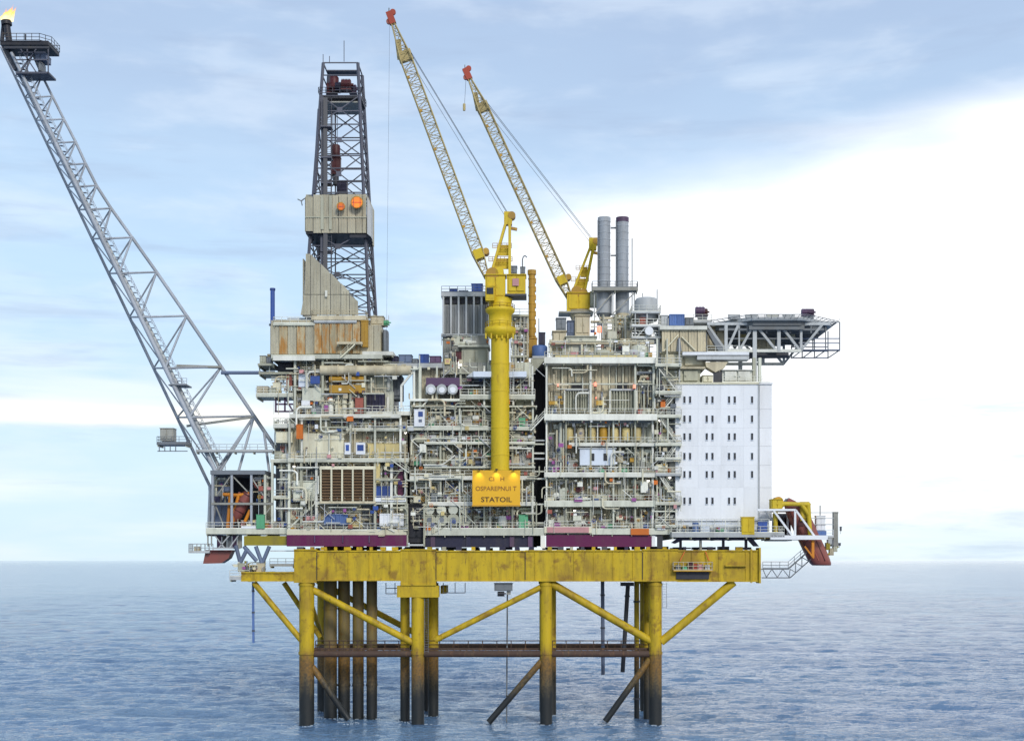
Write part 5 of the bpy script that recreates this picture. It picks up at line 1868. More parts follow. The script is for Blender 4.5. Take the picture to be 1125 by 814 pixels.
# pipe bridge and boxes along the skyline between tower and generator
B(m2, 'pipe_bridge', 428, 486, 399, 404, 1, 8, 'lightgrey')
bar(m2, 'diagonal_brace', P(458, 403, .6), P(441, 424, .6), .5, .4, 'palewhite')
bar(m2, 'diagonal_brace', P(441, 424, .6), P(441, 448, .6), .4, .4, 'palewhite')
B(m2, 'column', 460, 463, 402, 448, .6, 1.1, 'pale')
for a, b, pa_, m in ((430, 437, 391, 'navy'), (438, 452, 389.5, 'bluegrey'), (453, 459, 394, 'midgrey'), (472, 484, 391, 'plum')):
    B(m2, 'skyline_box', a, b, pa_, 399, 2, 5, m, 'cabinet')
container('dark blue container on the pipe bridge next to the generator hall', 460, 471, 389, 398.8, 2, 2.4, 'blue')
stairs(m2, P(583, 473, -1.0), P(599, 456, -1.0), 'palewhite')
# grey beige structures in front of the generator hall
B(m2, 'grey_house', 507, 536, 381, 408, 3, 8, 'greygreen', 'cabinet')
B(m2, 'roof_edge', 503, 538, 379, 381, 2.6, 8, 'pale')
B(m2, 'glowing_box', 503.5, 507, 397, 404, 2.4, 3.4, 'lamp_white')  # plain box made bright by emission of its own
B(m2, 'brick_box', 500, 507, 386, 398, 3, 5, 'maroon', 'cabinet')
clutter(m2, 484, 538, 366, 379, 4, 3, vp=5, hp=3, cab=4, ves=1, val=1, mot=1, duct=1, accents=('beige',))
clutter(m2, 484, 507, 384, 410, 3, 4, vp=5, hp=3, cab=4, ves=1, val=2, mot=1, duct=1, accents=('creamyellow', 'pink'))
deck(m2, 484, 540, 409, 411, 2, 8, 'greygreen', rail=False)
clutter(m2, 562, 582, 348, 408, 4, 4, vp=10, hp=9, cab=2, ves=1, val=3, mot=1, duct=1, accents=('beige', 'pale'))
for px in (563, 572, 580):
    B(m2, 'column', px - .7, px + .7, 346, 408, 4.2, 4.6, rng.choice(['pale', 'greygreen', 'beige']))
for py in (346, 361, 376, 391):
    deck(m2, 561, 581, py, py + 1.8, 4, 9, 'greygreen')

dress(m2, 450, 588, 440, 512, -.7, 110)
dress(m2, 450, 516, 512, 586, -.7, 60)
dress(m2, 572, 590, 512, 586, -.7, 20)
dress(m2, 450, 588, 396, 440, .0, 50)

# generator hall
gh = thing('generator_hall', 'grey finned generator hall with blue boxes on its roof', 'hall', P(510, 392, 10))
B(gh, 'core', 487, 536, 325, 408, 9, 20, 'grey')
B(gh, 'roof', 484.5, 539, 321, 325.5, 7.8, 20.4, 'lightgrey')
for i in range(6):
    a = 486 + i * 8.4
    B(gh, 'fin', a, a + 2.0, 326, 368, 7.9, 9, 'lightgrey')
    B(gh, 'wall_panel', a + 2.2, a + 5.0, 335, 366, 8.2, 9, 'lightgrey', 'panel')
    B(gh, 'wall_panel', a + 5.2, a + 8.2, 335, 366, 8.4, 9, 'lightgrey', 'panel')
    B(gh, 'vent', a + 2.6, a + 8.0, 328, 333.5, 8.7, 9, 'void')
B(gh, 'ledge', 484.5, 539, 366.5, 369, 7.6, 9, 'lightgrey')
for i in range(5):
    panels(gh, 486 + i * 10, 496 + i * 10, 369.2, 407, 8.6, 'grey', 9)
for a, b, pa_, m in ((494, 502, 317, 'blue'), (504, 514, 319, 'bluegrey'), (518, 530, 311.5, 'blue')):
    B(gh, 'roof_box', a, b, pa_, 320.8, 10, 14, m, 'cabinet')
zt_ = Z(321, 8)
railing(gh, [(X(485, 8), 8, zt_), (X(538, 8), 8, zt_)], mat='midgrey')

# ================================================================== right module
m3 = thing('utility_module', 'tall beige ribbed utility decks between the crane and white cabin block', 'module', (X(660), 12, Z(587)))
B(m3, 'girder', 600, 716, 587.5, 600.5, -.4, .4, 'purple')
B(m3, 'girder', 600, 716, 589, 600.5, 22, 23, 'purple')
deck(m3, 598, 650, 579, 585.5, -.7, 24, 'cream')
deck(m3, 650, 738, 581, 587, -.7, 24, 'pale')
B(m3, 'edge_plate', 601, 647, 578.8, 585, -.85, -.72, 'pink')
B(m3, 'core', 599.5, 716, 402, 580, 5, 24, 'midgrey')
panels(m3, 600, 718, 402, 454, 2.9, 'beigewall', 8)
for (pt, pb) in ((463, 519), (524, 550), (557, 580)):
    panels(m3, 600, 718, pt, pb, 2.5, ['beigewall', 'beigewall', 'beige', 'pale'], 8)
side_panels(m3, X(599.5, 4), 5, 24, Z(580, 5), Z(402, 5), 'midgrey', 2.4, -1)
deck(m3, 598, 722, 393, 399, -.4, 22, 'palewhite')
deck(m3, 598, 722, 455.5, 461.5, -1.3, 3.4, 'palewhite')
deck(m3, 625, 722, 487, 490, -.6, 3.4, 'palewhite')
deck(m3, 598, 722, 519.5, 524, -.9, 3.4, 'palewhite')
deck(m3, 598, 722, 550.5, 556.5, -.9, 3.4, 'pale')
for px in (600.5, 649, 698, 718):
    B(m3, 'column', px - 1.0, px + 1.0, 400, 455, .4, .9, rng.choice(['pale', 'palewhite']))
for px in (600.5, 622, 649, 674, 698, 717):
    B(m3, 'column', px - .9, px + .9, 462, 580, -.2, .3, rng.choice(['pale', 'palewhite', 'greygreen']))
# upper bay: two grey door bays, dark vents, red lamps
for a, b in ((621, 646), (671, 699)):
    for k in range(3):
        B(m3, 'door_leaf', a + (b - a) * k / 3 + .15, a + (b - a) * (k + 1) / 3 - .15, 429, 451, 1.6, 2.6, 'greygreen', 'panel')
    B(m3, 'door_head', a - .5, b + .5, 427, 429, 1.4, 2.7, 'lightgrey')
    B(m3, 'vent', a + 7.5, a + 18.5, 420, 426.5, 2.4, 3.1, 'void', 'cabinet')
    B(m3, 'post', a - 1.6, a, 429, 453, 1.2, 1.8, 'palewhite')
    B(m3, 'post', b, b + 1.6, 429, 453, 1.2, 1.8, 'palewhite')
for i in range(16):
    px = 603 + i * 7.4
    pipe(m3, 'pipe', P(px, 402, 2.6), P(px, rng.uniform(424, 453), 2.6), rng.choice((.10, .16, .2)), rng.choice(['pale', 'beige', 'greygreen', 'cream']))
B(m3, 'cable_tray', 602, 718, 421, 422.6, .8, 1.3, 'pale')
for a, b in ((655, 667), (602, 619)):
    clutter(m3, a, b, 430, 455, .8, 2, vp=3, hp=2, cab=2, ves=0, val=3, mot=1, duct=0, lamp=0, accents=('creamyellow', 'ochre'))
clutter(m3, 700, 718, 405, 455, .8, 2, vp=6, hp=5, cab=1, ves=0, val=4, mot=1, duct=1, accents=('brick', 'pale'))
for px, py, s in ((654, 422, .55), (697, 424.5, .5), (613, 423, .35), (655, 437, .25)):
    lp = B(m3, 'warning_lamp', px - 2.6 * s, px + 2.6 * s, py - 4 * s, py + 4 * s, .2, .9, 'lamp_red', 'drum')
    B(lp, 'lamp_base', px - 2.2 * s, px + 2.2 * s, py + 4.2 * s, py + 6 * s, .2, .9, 'maroon')
# yellow lagged vessels under the first deck
for i in range(7):
    a = 621 + i * 12.5
    B(m3, 'lagged_vessel', a, a + 9, 469, 484, .8, 2.4, rng.choice(['creamyellow', 'ochre', 'beige', 'creamyellow']), 'drum')
    pipe(m3, 'pipe', P(a + 10.5, 463, .6), P(a + 10.5, 486, .6), .12, rng.choice(PIPEMATS))
clutter(m3, 602, 622, 464, 519, .6, 2.4, vp=8, hp=4, cab=2, ves=1, val=4, mot=1, duct=1, accents=('creamyellow',))
clutter(m3, 622, 718, 462, 469, .4, 2.4, vp=8, hp=4, cab=0, ves=0, val=0, mot=0, duct=3, lamp=3)
# white equipment house with dark windows
B(m3, 'white_house', 637, 676, 493, 511, -.1, 2.8, 'whiteblue')
for px in (651, 665):
    B(m3, 'window', px - 2, px + 2, 498, 506, -.18, -.08, 'glass')
B(m3, 'roof_edge', 635.5, 677.5, 491.5, 493, -.3, 3, 'lightgrey')
clutter(m3, 602, 636, 497, 519, .2, 3, vp=5, hp=3, cab=4, ves=1, val=5, mot=1, duct=1, accents=('magenta', 'magenta', 'maroon', 'creamyellow'))
clutter(m3, 636, 678, 511, 519.5, -.4, 3, vp=6, hp=2, cab=4, ves=0, val=3, mot=2, duct=0, lamp=0, accents=('plum', 'green'))
clutter(m3, 678, 718, 491, 519, .2, 3, vp=9, hp=5, cab=4, ves=1, val=4, mot=2, duct=1, accents=('beige', 'ochre', 'pale'))
for a, b in ((602, 625), (625, 650), (650, 684), (684, 718)):
    clutter(m3, a, b, 525, 550, .2, 3, vp=4, hp=2, cab=2, ves=1, val=4, mot=1, duct=1, accents=rng.sample(['magenta', 'pale', 'maroon', 'cream', 'white', 'ochre'], 2))
    clutter(m3, a, b, 558, 580, .2, 3, vp=4, hp=2, cab=3, ves=1, val=5, mot=2, duct=1, accents=rng.sample(['magenta', 'pale', 'maroon', 'cream', 'beige', 'midgrey'], 2))
B(m3, 'white_panel', 704, 712, 529, 541, -.5, .0, 'palewhite', 'cabinet')
B(m3, 'magenta_skid', 631, 640, 547, 551, -1.15, -.95, 'magenta')
B(m3, 'magenta_skid', 694, 699, 547, 550.5, -1.15, -.95, 'magenta')
B(m3, 'orange_skid', 693, 713, 580.5, 587.4, -1.0, -.72, 'orange')
# stair tower with platforms towards the white block
for py in (400, 430, 456, 487, 503, 520, 552, 577):
    deck(m3, 720, 749, py, py + 2.6, -1.2, 3.5, rng.choice(['pale', 'palewhite', 'lightgrey']), ends=True)
for px in (722, 733, 746.5):
    B(m3, 'column', px - .8, px + .8, 372, 581, .8, 1.3, rng.choice(['pale', 'lightgrey', 'greygreen']))
levels = [403, 430, 456, 487, 520, 552, 577]
for k, (a, b) in enumerate(zip(levels[:-1], levels[1:])):
    if k % 2:
        stairs(m3, P(724, b, -.6), P(744, a + 2, -.6), 'palewhite')
    else:
        stairs(m3, P(744, b, -.6), P(724, a + 2, -.6), 'palewhite')
    clutter(m3, 720, 746, a + 3, b, .6, 2.4, vp=4, hp=3, cab=2, ves=0, val=3, mot=1, duct=0, accents=rng.sample(['palewhite', 'creamyellow', 'pale', 'midgrey', 'whiteblue', 'ochre'], 2))
panels(m3, 718, 742, 402, 580, 3.6, ['whiteblue', 'pale', 'greygreen'], 8)
B(m3, 'pale_cabinet', 721, 733.5, 510, 520, -1.0, .4, 'cream', 'cabinet')
B(m3, 'pale_cabinet', 722, 731, 578, 582, -1.0, .4, 'white', 'cabinet')
B(m3, 'orange_box', 726, 731, 441, 450, -.8, .2, 'orange', 'cabinet')
for a, pa_, pb_ in ((714, 588, 600), (722, 588, 602)):
    B(m3, 'hanger_plate', a, a + 6, pa_, pb_, -.3, .1, 'white' if a == 714 else 'darksteel')
B(m3, 'slot_column', 594, 599, 588, 602, -.4, .2, 'palewhite')

dress(m3, 600, 720, 402, 455, .3, 22, ('cream', 'pale', 'beige', 'palewhite'))
dress(m3, 600, 746, 462, 586, -1.1, 60, ('palewhite', 'cream', 'beige', 'pale'))
dress(m3, 718, 748, 400, 586, -1.2, 50)

# roof equipment of the right module
B(m3, 'green_house', 622, 655, 369, 389, 2, 7, 'pale', 'cabinet')
B(m3, 'ribbed_house', 607, 622, 363, 389, 3, 8, 'beige', 'cabinet')
B(m3, 'blue_roof_box', 611, 622, 349, 362.5, 6, 9, 'midgrey', 'cabinet')
B(m3, 'blue_roof_box', 623, 631, 352, 368, 6, 9, 'bluegrey', 'cabinet')
B(m3, 'beige_hopper', 632, 648, 346, 368.5, 5, 9, 'beige', 'cabinet')
B(m3, 'yellow_edge', 610, 700, 389.5, 392.5, -.2, .2, 'creamyellow')
B(m3, 'tank_house', 662, 681, 377, 392, 3, 8, 'grey', 'cabinet')
B(m3, 'tank_house', 682, 700, 372, 392, 3, 8, 'beige', 'cabinet')
B(m3, 'pale_tank', 692, 714, 378, 392, 1, 5, 'pale', 'drum')
clutter(m3, 602, 720, 372, 392, 1, 4, vp=14, hp=6, cab=8, ves=3, val=3, mot=3, duct=2, accents=('white', 'pink', 'ochre', 'lightgrey'))
clutter(m3, 648, 720, 345, 372, 8, 6, vp=14, hp=6, cab=5, ves=2, val=2, mot=1, duct=2, lamp=2)
B(m3, 'deluge_lamp', 656, 661, 358, 365, 4, 5, 'lamp_red', 'drum')
# compressor dome in its frame
put('dome', 'drum', 'lightgrey', m3, P(710, 340, 6), (4.4, 4.4, 4.6))
for px in (698, 711, 724):
    for y in (3, 9):
        B(m3, 'frame_post', px - .7, px + .7, 342, 393, y, y + .4, 'lightgrey')
for py in (342, 357, 370):
    deck(m3, 694, 726, py, py + 2, 2.8, 9.4, 'lightgrey', ends=True)
put('white_cylinder', 'cyl24', 'white', m3, P(713, 364, 2.6), (.8, .8, 1.0), q90)
B(m3, 'brick_box', 703, 711, 349, 357, 3.4, 5, 'brick', 'cabinet')
for a, b in (((698, 372), (711, 358)), ((724, 372), (711, 358)), ((698, 393), (711, 372))):
    bar(m3, 'diagonal_brace', P(a[0], a[1], 3), P(b[0], b[1], 3), .2, .2, 'lightgrey')
for px, pa_, pb_ in ((694.5, 262, 345), (722, 318, 342), (706, 322, 338), (592, 350, 392)):
    pipe(m3, 'mast', P(px, pb_, 10), P(px, pa_, 10), .11, 'lightgrey')
bt = thing('blue_tank', 'round topped blue tank between the ochre column and the right deck', 'tank', P(593, 392, 3))
B(bt, 'shell', 584.5, 601.5, 378, 392, 3, 6, 'blue2', 'drum')
B(bt, 'hatch', 592, 599, 365, 378, 3.5, 5, 'navy', 'cabinet')
B(bt, 'saddle', 585, 601, 391, 393.5, 3, 6, 'lightgrey')
MB().prism([(X(583, 2.8), Z(394, 2.8)), (X(600, 2.8), Z(394, 2.8)), (X(584, 2.8), Z(412, 2.8))], 2.8, 5).build('bracket', 'greygreen', bt)


def stack(label, px0, px1, ytop, ybase, base, top_dark, cone):
    y = 13
    cx, r = (px0 + px1) / 2, (X(px1, y) - X(px0, y)) / 2
    T = thing('exhaust_stack', label, 'chimney', P(cx, ybase, y), 'twin exhaust stacks')
    zb = ybase
    pipe(T, 'flue', P(cx, zb, y), P(cx, ytop, y), r, 'stackgrey', 'cyl24')
    for i in range(10):
        py = ytop + 1 + i * (316 - ytop) / 10
        put('ring', 'cyl24', 'stackgrey', T, P(cx, py, y), (r * 1.035, r * 1.035, .18))
    pipe(T, 'mouth', P(cx, ytop + 4.5, y), P(cx, ytop - .6, y), r * 1.05, 'plum' if top_dark else 'stackgrey', 'cyl24')
    pipe(T, 'flue_lining', P(cx, ytop - .4, y), P(cx, ytop - .75, y), r * .85, 'void', 'cyl24')
    pipe(T, 'silencer', P(cx, 345, y), P(cx, 319, y), r * (1.28 if cone else 1.12), 'stackgrey', 'cyl24')
    if cone:
        MB().lathe([(r * .5, Z(358, y)), (r * .6, Z(352, y)), (r * 1.28, Z(345, y))], 24, (X(cx, y), y, 0)).build('cone', 'midgrey', T)
    pipe(T, 'base', P(cx, base, y), P(cx, 357 if cone else 345, y), r * (.5 if cone else 1.1), 'beige', 'cyl24')
    B(T, 'pipe', px0 - .6, px0 + .4, ytop + 2, 345, y - r * .6, y - r * .4, 'midgrey')
    return T


stack('grey exhaust stack nearest the cranes, one of two', 657, 670.5, 240, 345, 392, False, True)
stack('grey exhaust stack with a dark purple mouth, beside its twin', 677, 690.5, 240, 345, 392, True, False)
sp = thing('stack_platform', 'narrow grey access platform ringing the twin exhaust stacks', 'platform', P(676, 320, 11))
deck(sp, 650.5, 701, 315.5, 319, 9.5, 12, 'grey', railmat='midgrey', ends=True)
for px in (653, 673.5, 697):
    B(sp, 'post', px - .6, px + .6, 319.2, 392, 10.5, 10.9, 'lightgrey')
for a, b in (((653, 345), (673, 322)), ((673, 345), (697, 322)), ((673, 372), (697, 346))):
    bar(sp, 'brace', P(a[0], a[1], 10.4), P(b[0], b[1], 10.4), .18, .18, 'grey')
B(sp, 'tie', 671, 677, 249.5, 251, 12.8, 13.2, 'midgrey')
for py in (280, 345, 368):
    B(sp, 'tie', 671, 677, py, py + 1.2, 12.8, 13.2, 'midgrey')

# ================================================================== living quarters
lq = thing('living_quarters', 'white windowed cabin block under the helicopter deck', 'building', P(790, 572, 10))
rows = [439, 460, 479.5, 501, 521, 550]
bounds = [422, 449.5, 470, 490, 511, 535.5, 572]
cols = [742, 767, 792, 817, 833]
for r_ in range(6):
    for c_ in range(4):
        B(lq, 'wall_panel', cols[c_] + .03, cols[c_ + 1] - .03, bounds[r_] + .03, bounds[r_ + 1] - .03, 0, .3, 'white')
B(lq, 'core', 742.5, 832.5, 422.5, 571.5, .32, 22, 'whiteblue')
for r_ in range(6):                                # set-back wing with the corner
    B(lq, 'wing_panel', 834.5, 848, bounds[r_] + .1, bounds[r_ + 1] - .1, 6, 6.3, 'white')
B(lq, 'core', 834, 847.5, 422.5, 571.5, 6.3, 22, 'whiteblue')
B(lq, 'roof_edge', 741, 834, 420, 422, -.25, 22.3, 'cream')
B(lq, 'roof_edge', 834.2, 849, 420.2, 422, 5.7, 22.3, 'white')
B(lq, 'drain_pipe', 832.8, 833.9, 422, 572, -.1, .3, 'lightgrey')
for r_, py in enumerate(rows):
    for px in (752, 758.2, 776.5, 782.8, 801, 807.3, 826.3):
        if r_ == 5 and px > 820:
            continue
        wf = B(lq, 'window', px - 1.45, px + 1.45, py - 4.0, py + 4.0, -.08, .02, 'whiteblue')
        B(wf, 'pane', px - 1.12, px + 1.12, py - 3.6, py + 3.6, -.11, -.07, 'glass')
        B(wf, 'sill', px - 1.5, px + 1.5, py + 4.05, py + 4.4, -.14, -.02, 'whiteblue')
# rooftop level: beige plant rooms, pale walls
B(lq, 'plant_room', 727, 776, 387, 403, 2, 12, 'cream', 'cabinet')
panels(lq, 727, 776, 362, 386, 1.6, 'beige', 9, name='plant_room_panel')
B(lq, 'plant_room_core', 727.5, 775.5, 362, 387, 1.9, 12, 'beige')
B(lq, 'plant_room_roof', 725, 777, 358, 362, 1.0, 13, 'palewhite')
MB().prism([(X(743, 1.3), Z(386, 1.3)), (X(749, 1.3), Z(386, 1.3)), (X(747, 1.3), Z(371, 1.3)), (X(745, 1.3), Z(371, 1.3))], 1.2, 1.55).build('plant_room_door', 'midgrey', lq)
for a, b in (((729, 386), (745, 368)), ((749, 370), (764, 385))):
    bar(lq, 'plant_room_brace', P(a[0], a[1], 1.3), P(b[0], b[1], 1.3), .3, .2, 'cream')
B(lq, 'white_walkway', 750, 823, 386.6, 390, .2, 3, 'white')
B(lq, 'white_walkway', 766, 823, 391, 395, .4, 3, 'lightgrey')
railing(lq, [(X(777, .3), .3, Z(386.6, .3)), (X(822, .3), .3, Z(386.6, .3))])
B(lq, 'roof_house', 731, 770, 405, 420, 1.2, 10, 'greygreen', 'cabinet')
B(lq, 'roof_house', 729, 775, 403, 405, .8, 11, 'beige')
B(lq, 'roof_house', 772, 783.5, 412, 420, .6, 6, 'cream', 'cabinet')
B(lq, 'roof_house', 794, 827, 406, 420, 1.0, 10, 'palewhite', 'cabinet')
B(lq, 'dark_doorway', 784, 793, 408, 420, 1.2, 1.8, 'darksteel', 'cabinet')
MB().prism([(X(775, 1), Z(398, 1)), (X(800, 1), Z(397, 1)), (X(796, 1), Z(404, 1)), (X(786, 1), Z(409, 1)), (X(776, 1), Z(403, 1))], 1.0, 3.5).build('air_duct', 'beige', lq)
for px in (828.5, 835):
    B(lq, 'post', px - 1.6, px + 1.6, 393, 420, 2, 3, 'greygreen' if px < 830 else 'pale')
railing(lq, [(X(794, .6), .6, Z(420, .6)), (X(846, .6), .6, Z(420, .6))], r=.04)
container('blue box unit on the plant room roof beside the helideck', 735.5, 752, 345, 357.5, 3, 3, 'blue2', 'roof_unit', 'unit')
B(lq, 'roof_vent', 753, 762, 349, 357.8, 4, 6, 'midgrey', 'cabinet')
B(lq, 'roof_vent', 726, 734, 346, 357.8, 4, 6, 'lightgrey', 'cabinet')
# lower deck of the block
deck(lq, 738, 862, 585, 590, -3.4, 20, 'lightgrey', ends=True)
for k in range(5):
    B(lq, 'stores_wall', 742.1 + k * 20.5, 762.4 + k * 20.5, 572.1, 584.9, .4, 20, 'whiteblue')
railing(lq, [(X(742, -3), -3.0, Z(577, -3)), (X(845, -3), -3.0, Z(577, -3))], r=.045)
for px in (744, 771, 797, 812, 845):
    B(lq, 'rail_post', px - .4, px + .4, 571, 585, -3.1, -2.9, 'palewhite')
for px in (748, 770, 795, 820):
    B(lq, 'support', px - 1.2, px + 1.2, 590.1, 604, .2, 1.2, rng.choice(['navy', 'darksteel', 'palewhite']))
    B(lq, 'support', px - 1.2, px + 1.2, 590.1, 604, 20, 21, 'darksteel')
MB().prism([(X(738, -.5), Z(596, -.5)), (X(746, -.5), Z(590.2, -.5)), (X(826, -.5), Z(590.2, -.5)), (X(834, -.5), Z(600, -.5)), (X(829, -.5), Z(600, -.5)), (X(823, -.5), Z(593.4, -.5)), (X(750, -.5), Z(593.4, -.5)), (X(742, -.5), Z(597, -.5))], -.5, 1.0).build('dark_arch_pipe', 'navy', lq)
solo('light blue drum standing at the foot of the white block', 'drum', 'blue_drum', 761, 768, 573, 584.9, -2.6, -1.4, 'blue2', 'drum')
clutter(lq, 742, 812, 575, 584.8, -1.2, 1.6, vp=3, hp=1, cab=2, ves=0, val=1, mot=1, duct=0, lamp=0, pm=['palewhite', 'white', 'lightgrey', 'whiteblue', 'cream'])
solo('yellow locker on the lower deck edge in front of the white block', 'locker', 'yellow_locker', 815, 829, 567.5, 587, -3.6, -2.0, 'craneyellow', 'cabinet')
solo('blue locker between the yellow locker and the white launch truss', 'locker', 'blue_locker', 833, 843, 573, 587, -3.2, -1.8, 'blue', 'cabinet')
B(lq, 'ochre_box', 832, 846, 587.5, 591.5, -2.8, -1.4, 'ochre', 'cabinet')

# ================================================================== helideck
hd = thing('helideck', 'grey octagonal helicopter deck on trusses above the white block', 'helideck', P(845, 350, 12))
HR, HC = X(905, 12) - X(778, 12), P(843, 361, 12)
HR /= 2
oct_ = [(HC.x + (HR + 1.2) * math.cos(R(22.5 + 45 * i)), HC.y + (HR + .4) * math.sin(R(22.5 + 45 * i))) for i in range(8)]


def slab(poly, z0, z1, name, mat, T):
    n = len(poly)
    vs = [(p[0], p[1], z0) for p in poly] + [(p[0], p[1], z1) for p in poly]
    return MB().add(vs, [tuple(range(n - 1, -1, -1)), tuple(range(n, 2 * n))] + [(i, (i + 1) % n, n + (i + 1) % n, n + i) for i in range(n)]).build(name, mat, T)


slab(oct_, HC.z - .35, HC.z + .25, 'landing_deck', 'lightgrey', hd)
inner = [((p[0] - HC.x) * .93 + HC.x, (p[1] - HC.y) * .93 + HC.y) for p in oct_]
slab(inner, HC.z - 1.15, HC.z - .36, 'deck_frame', 'heligrey', hd)
for i in range(9):                                   # beams under the deck
    yy_ = HC.y - HR * .85 + i * HR * 1.7 / 8
    hw = math.sqrt(max(0, HR ** 2 - (yy_ - HC.y) ** 2))
    put('deck_beam', 'box', 'heligrey', hd, (HC.x, yy_, HC.z - 1.55), (hw * 1.75, .3, .75))
for i in range(8):                                   # safety net frames
    a, b = oct_[i], oct_[(i + 1) % 8]
    a2 = ((a[0] - HC.x) * 1.11 + HC.x, (a[1] - HC.y) * 1.11 + HC.y)
    b2 = ((b[0] - HC.x) * 1.11 + HC.x, (b[1] - HC.y) * 1.11 + HC.y)
    nm = MB()
    nm.tube((a2[0], a2[1], HC.z + .55), (b2[0], b2[1], HC.z + .55), .07, n=5)
    for k in range(9):
        s = k / 8
        p = Vector((a[0] + (b[0] - a[0]) * s, a[1] + (b[1] - a[1]) * s, HC.z))
        p2 = Vector((a2[0] + (b2[0] - a2[0]) * s, a2[1] + (b2[1] - a2[1]) * s, HC.z + .55))
        nm.tube(p, p2, .05, n=4)
    for s in (.35, .7):
        nm.tube((a[0] + (a2[0] - a[0]) * s, a[1] + (a2[1] - a[1]) * s, HC.z + .55 * s), (b[0] + (b2[0] - b[0]) * s, b[1] + (b2[1] - b[1]) * s, HC.z + .55 * s), .04, n=4)
    nm.build('safety_net', 'midgrey', hd)
YF, YR = 3.0, 20.0
for y in (YF, YR):                                   # two support trusses
    def t(a, b, w_, m='lightgrey', y=y):
        bar(hd, 'truss_member', P(a[0], a[1], YF) + Vector((0, y - YF, 0)), P(b[0], b[1], YF) + Vector((0, y - YF, 0)), w_, w_, m)
    t((777, 356), (912, 356), .5)
    t((797, 385.5), (880, 385.5), .55, 'palewhite')
    for px, w_ in ((797.5, .6), (812, .3), (829, .75), (855.5, .65), (880, .45)):
        t((px, 356), (px, 386 if px != 829 else 422), w_)
    for px in (821, 842, 868, 891):
        t((px, 357), (px, 366), .3, 'heligrey')
    t((797, 372), (880, 372), .25, 'heligrey')
    t((790, 362), (905, 362), .4, 'heligrey')
    for a, b in (((811, 357), (799, 384)), ((828, 357), (813, 384)), ((830, 357), (852, 384)), ((857, 357), (878, 384)), ((880, 385), (903, 357)), ((778, 358), (797, 385))):
        t(a, b, .45)
B(hd, 'support_wall', 778, 797, 358, 388, 8, 16, 'beige', 'cabinet')
MB().prism([(X(776, 2.5), Z(362, 2.5)), (X(779, 2.5), Z(362, 2.5)), (X(797, 2.5), Z(385, 2.5)), (X(797, 2.5), Z(388, 2.5)), (X(790, 2.5), Z(386, 2.5))], 2.6, 4.0).build('knee_brace', 'midgrey', hd)
B(hd, 'rear_box', 832, 852, 369, 383, 13, 18, 'beige', 'cabinet')
B(hd, 'rear_box', 813, 820, 364, 372, 9, 12, 'creamyellow', 'cabinet')
B(hd, 'rear_box', 866, 874, 365, 370, 9, 12, 'beige', 'cabinet')
pipe(hd, 'foam_tank', P(820, 391, 5), P(866, 390.5, 5), .55, 'darksteel', 'cyl24')
pipe(hd, 'foam_tank', P(812, 391, 6), P(824, 391, 6), .7, 'lightgrey', 'cyl24')
# access gallery hanging round the outer end
for y in (7.0, 17.0):
    for px in (881, 893, 907, 922.5):
        bar(hd, 'gallery_post', P(px, 354 if px > 900 else 366, 7) + Vector((0, y - 7, 0)), P(px, 384.5, 7) + Vector((0, y - 7, 0)), .2, .2, 'midgrey')
    for py in (384.5, 377, 372):
        bar(hd, 'gallery_rail', P(880, py, 7) + Vector((0, y - 7, 0)), P(923, py, 7) + Vector((0, y - 7, 0)), .28 if py == 384.5 else .12, .2, 'bluegrey')
for k in range(6):
    B(hd, 'gallery_beam', 880, 923, 384.8, 385.6, 7.2 + k * 1.8, 7.5 + k * 1.8, 'midgrey')
for px in (881, 893, 907, 922):
    B(hd, 'gallery_beam', px - .5, px + .5, 384.6, 385.4, 7.0, 17, 'midgrey')
bar(hd, 'gallery_rail', P(903, 354, 7), P(923, 354, 7), .2, .2, 'lightgrey')
bar(hd, 'gallery_rail', P(922.5, 351, 7), P(922.5, 351, 17), .2, .2, 'lightgrey')
for px, s, m in ((770, 2.0, 'plum'), (774, 1.6, 'maroon'), (885, 1.5, 'plum'), (891, 1.5, 'plum')):
    put('foam_monitor', 'motor', m, hd, (X(px, 7), 7, HC.z + 1.7 + s * .4), (s * 1.2, s, s))
    put('monitor_base', 'box', 'midgrey', hd, (X(px, 7), 7, HC.z + .95), (s * .6, s * .6, 1.5))
for px in (806, 825, 848, 866):
    put('deck_box', 'cabinet', rng.choice(['lightgrey', 'palewhite', 'beige']), hd, (X(px, 4), 3.5, HC.z + .7), (2.2, .8, .9))
deck(hd, 752, 782, 352, 354.5, 6, 14, 'lightgrey')

# ================================================================== free-fall boat station at the quarters end
ls = thing('launch_platform', 'white trussed launch platform sticking out beside the quarters', 'platform', P(850, 590, 0))
for y in (-3.0, 4.0):
    def t(a, b, w_, m='white', y=y):
        bar(ls, 'truss_member', P(a[0], a[1], -3) + Vector((0, y + 3, 0)), P(b[0], b[1], -3) + Vector((0, y + 3, 0)), w_, w_, m)
    t((832, 560), (874, 560), .38)
    t((846, 590.3), (909, 590.3), .8)
    t((850, 561), (871, 589), .36)
    t((873.5, 560), (873.5, 589), .36)
    t((874, 560), (895, 589), .36)
B(ls, 'floor', 846, 870, 592.4, 594, -2.5, 3.6, 'grey')
for px, m in ((850, 'void'), (857, 'darksteel'), (864, 'maroon')):
    B(ls, 'winch', px, px + 5, 568, 588, 4.2, 6, m, 'cabinet')
B(ls, 'rear_wall', 849, 868, 564, 588, 6.2, 6.5, 'darksteel', 'panel')
T_ = davit('yellow overhead davit above the sloping red lifeboat', [((852, 588), (852, 552)), ((849, 553), (889, 554)), ((888, 554), (890, 588)), ((852, 560), (862, 553)), ((880, 553), (889, 566))], -2.2, 5, .42, 'davityellow')
B(T_, 'winch_box', 848, 860, 548, 560, -2.7, 0, 'davityellow', 'cabinet')
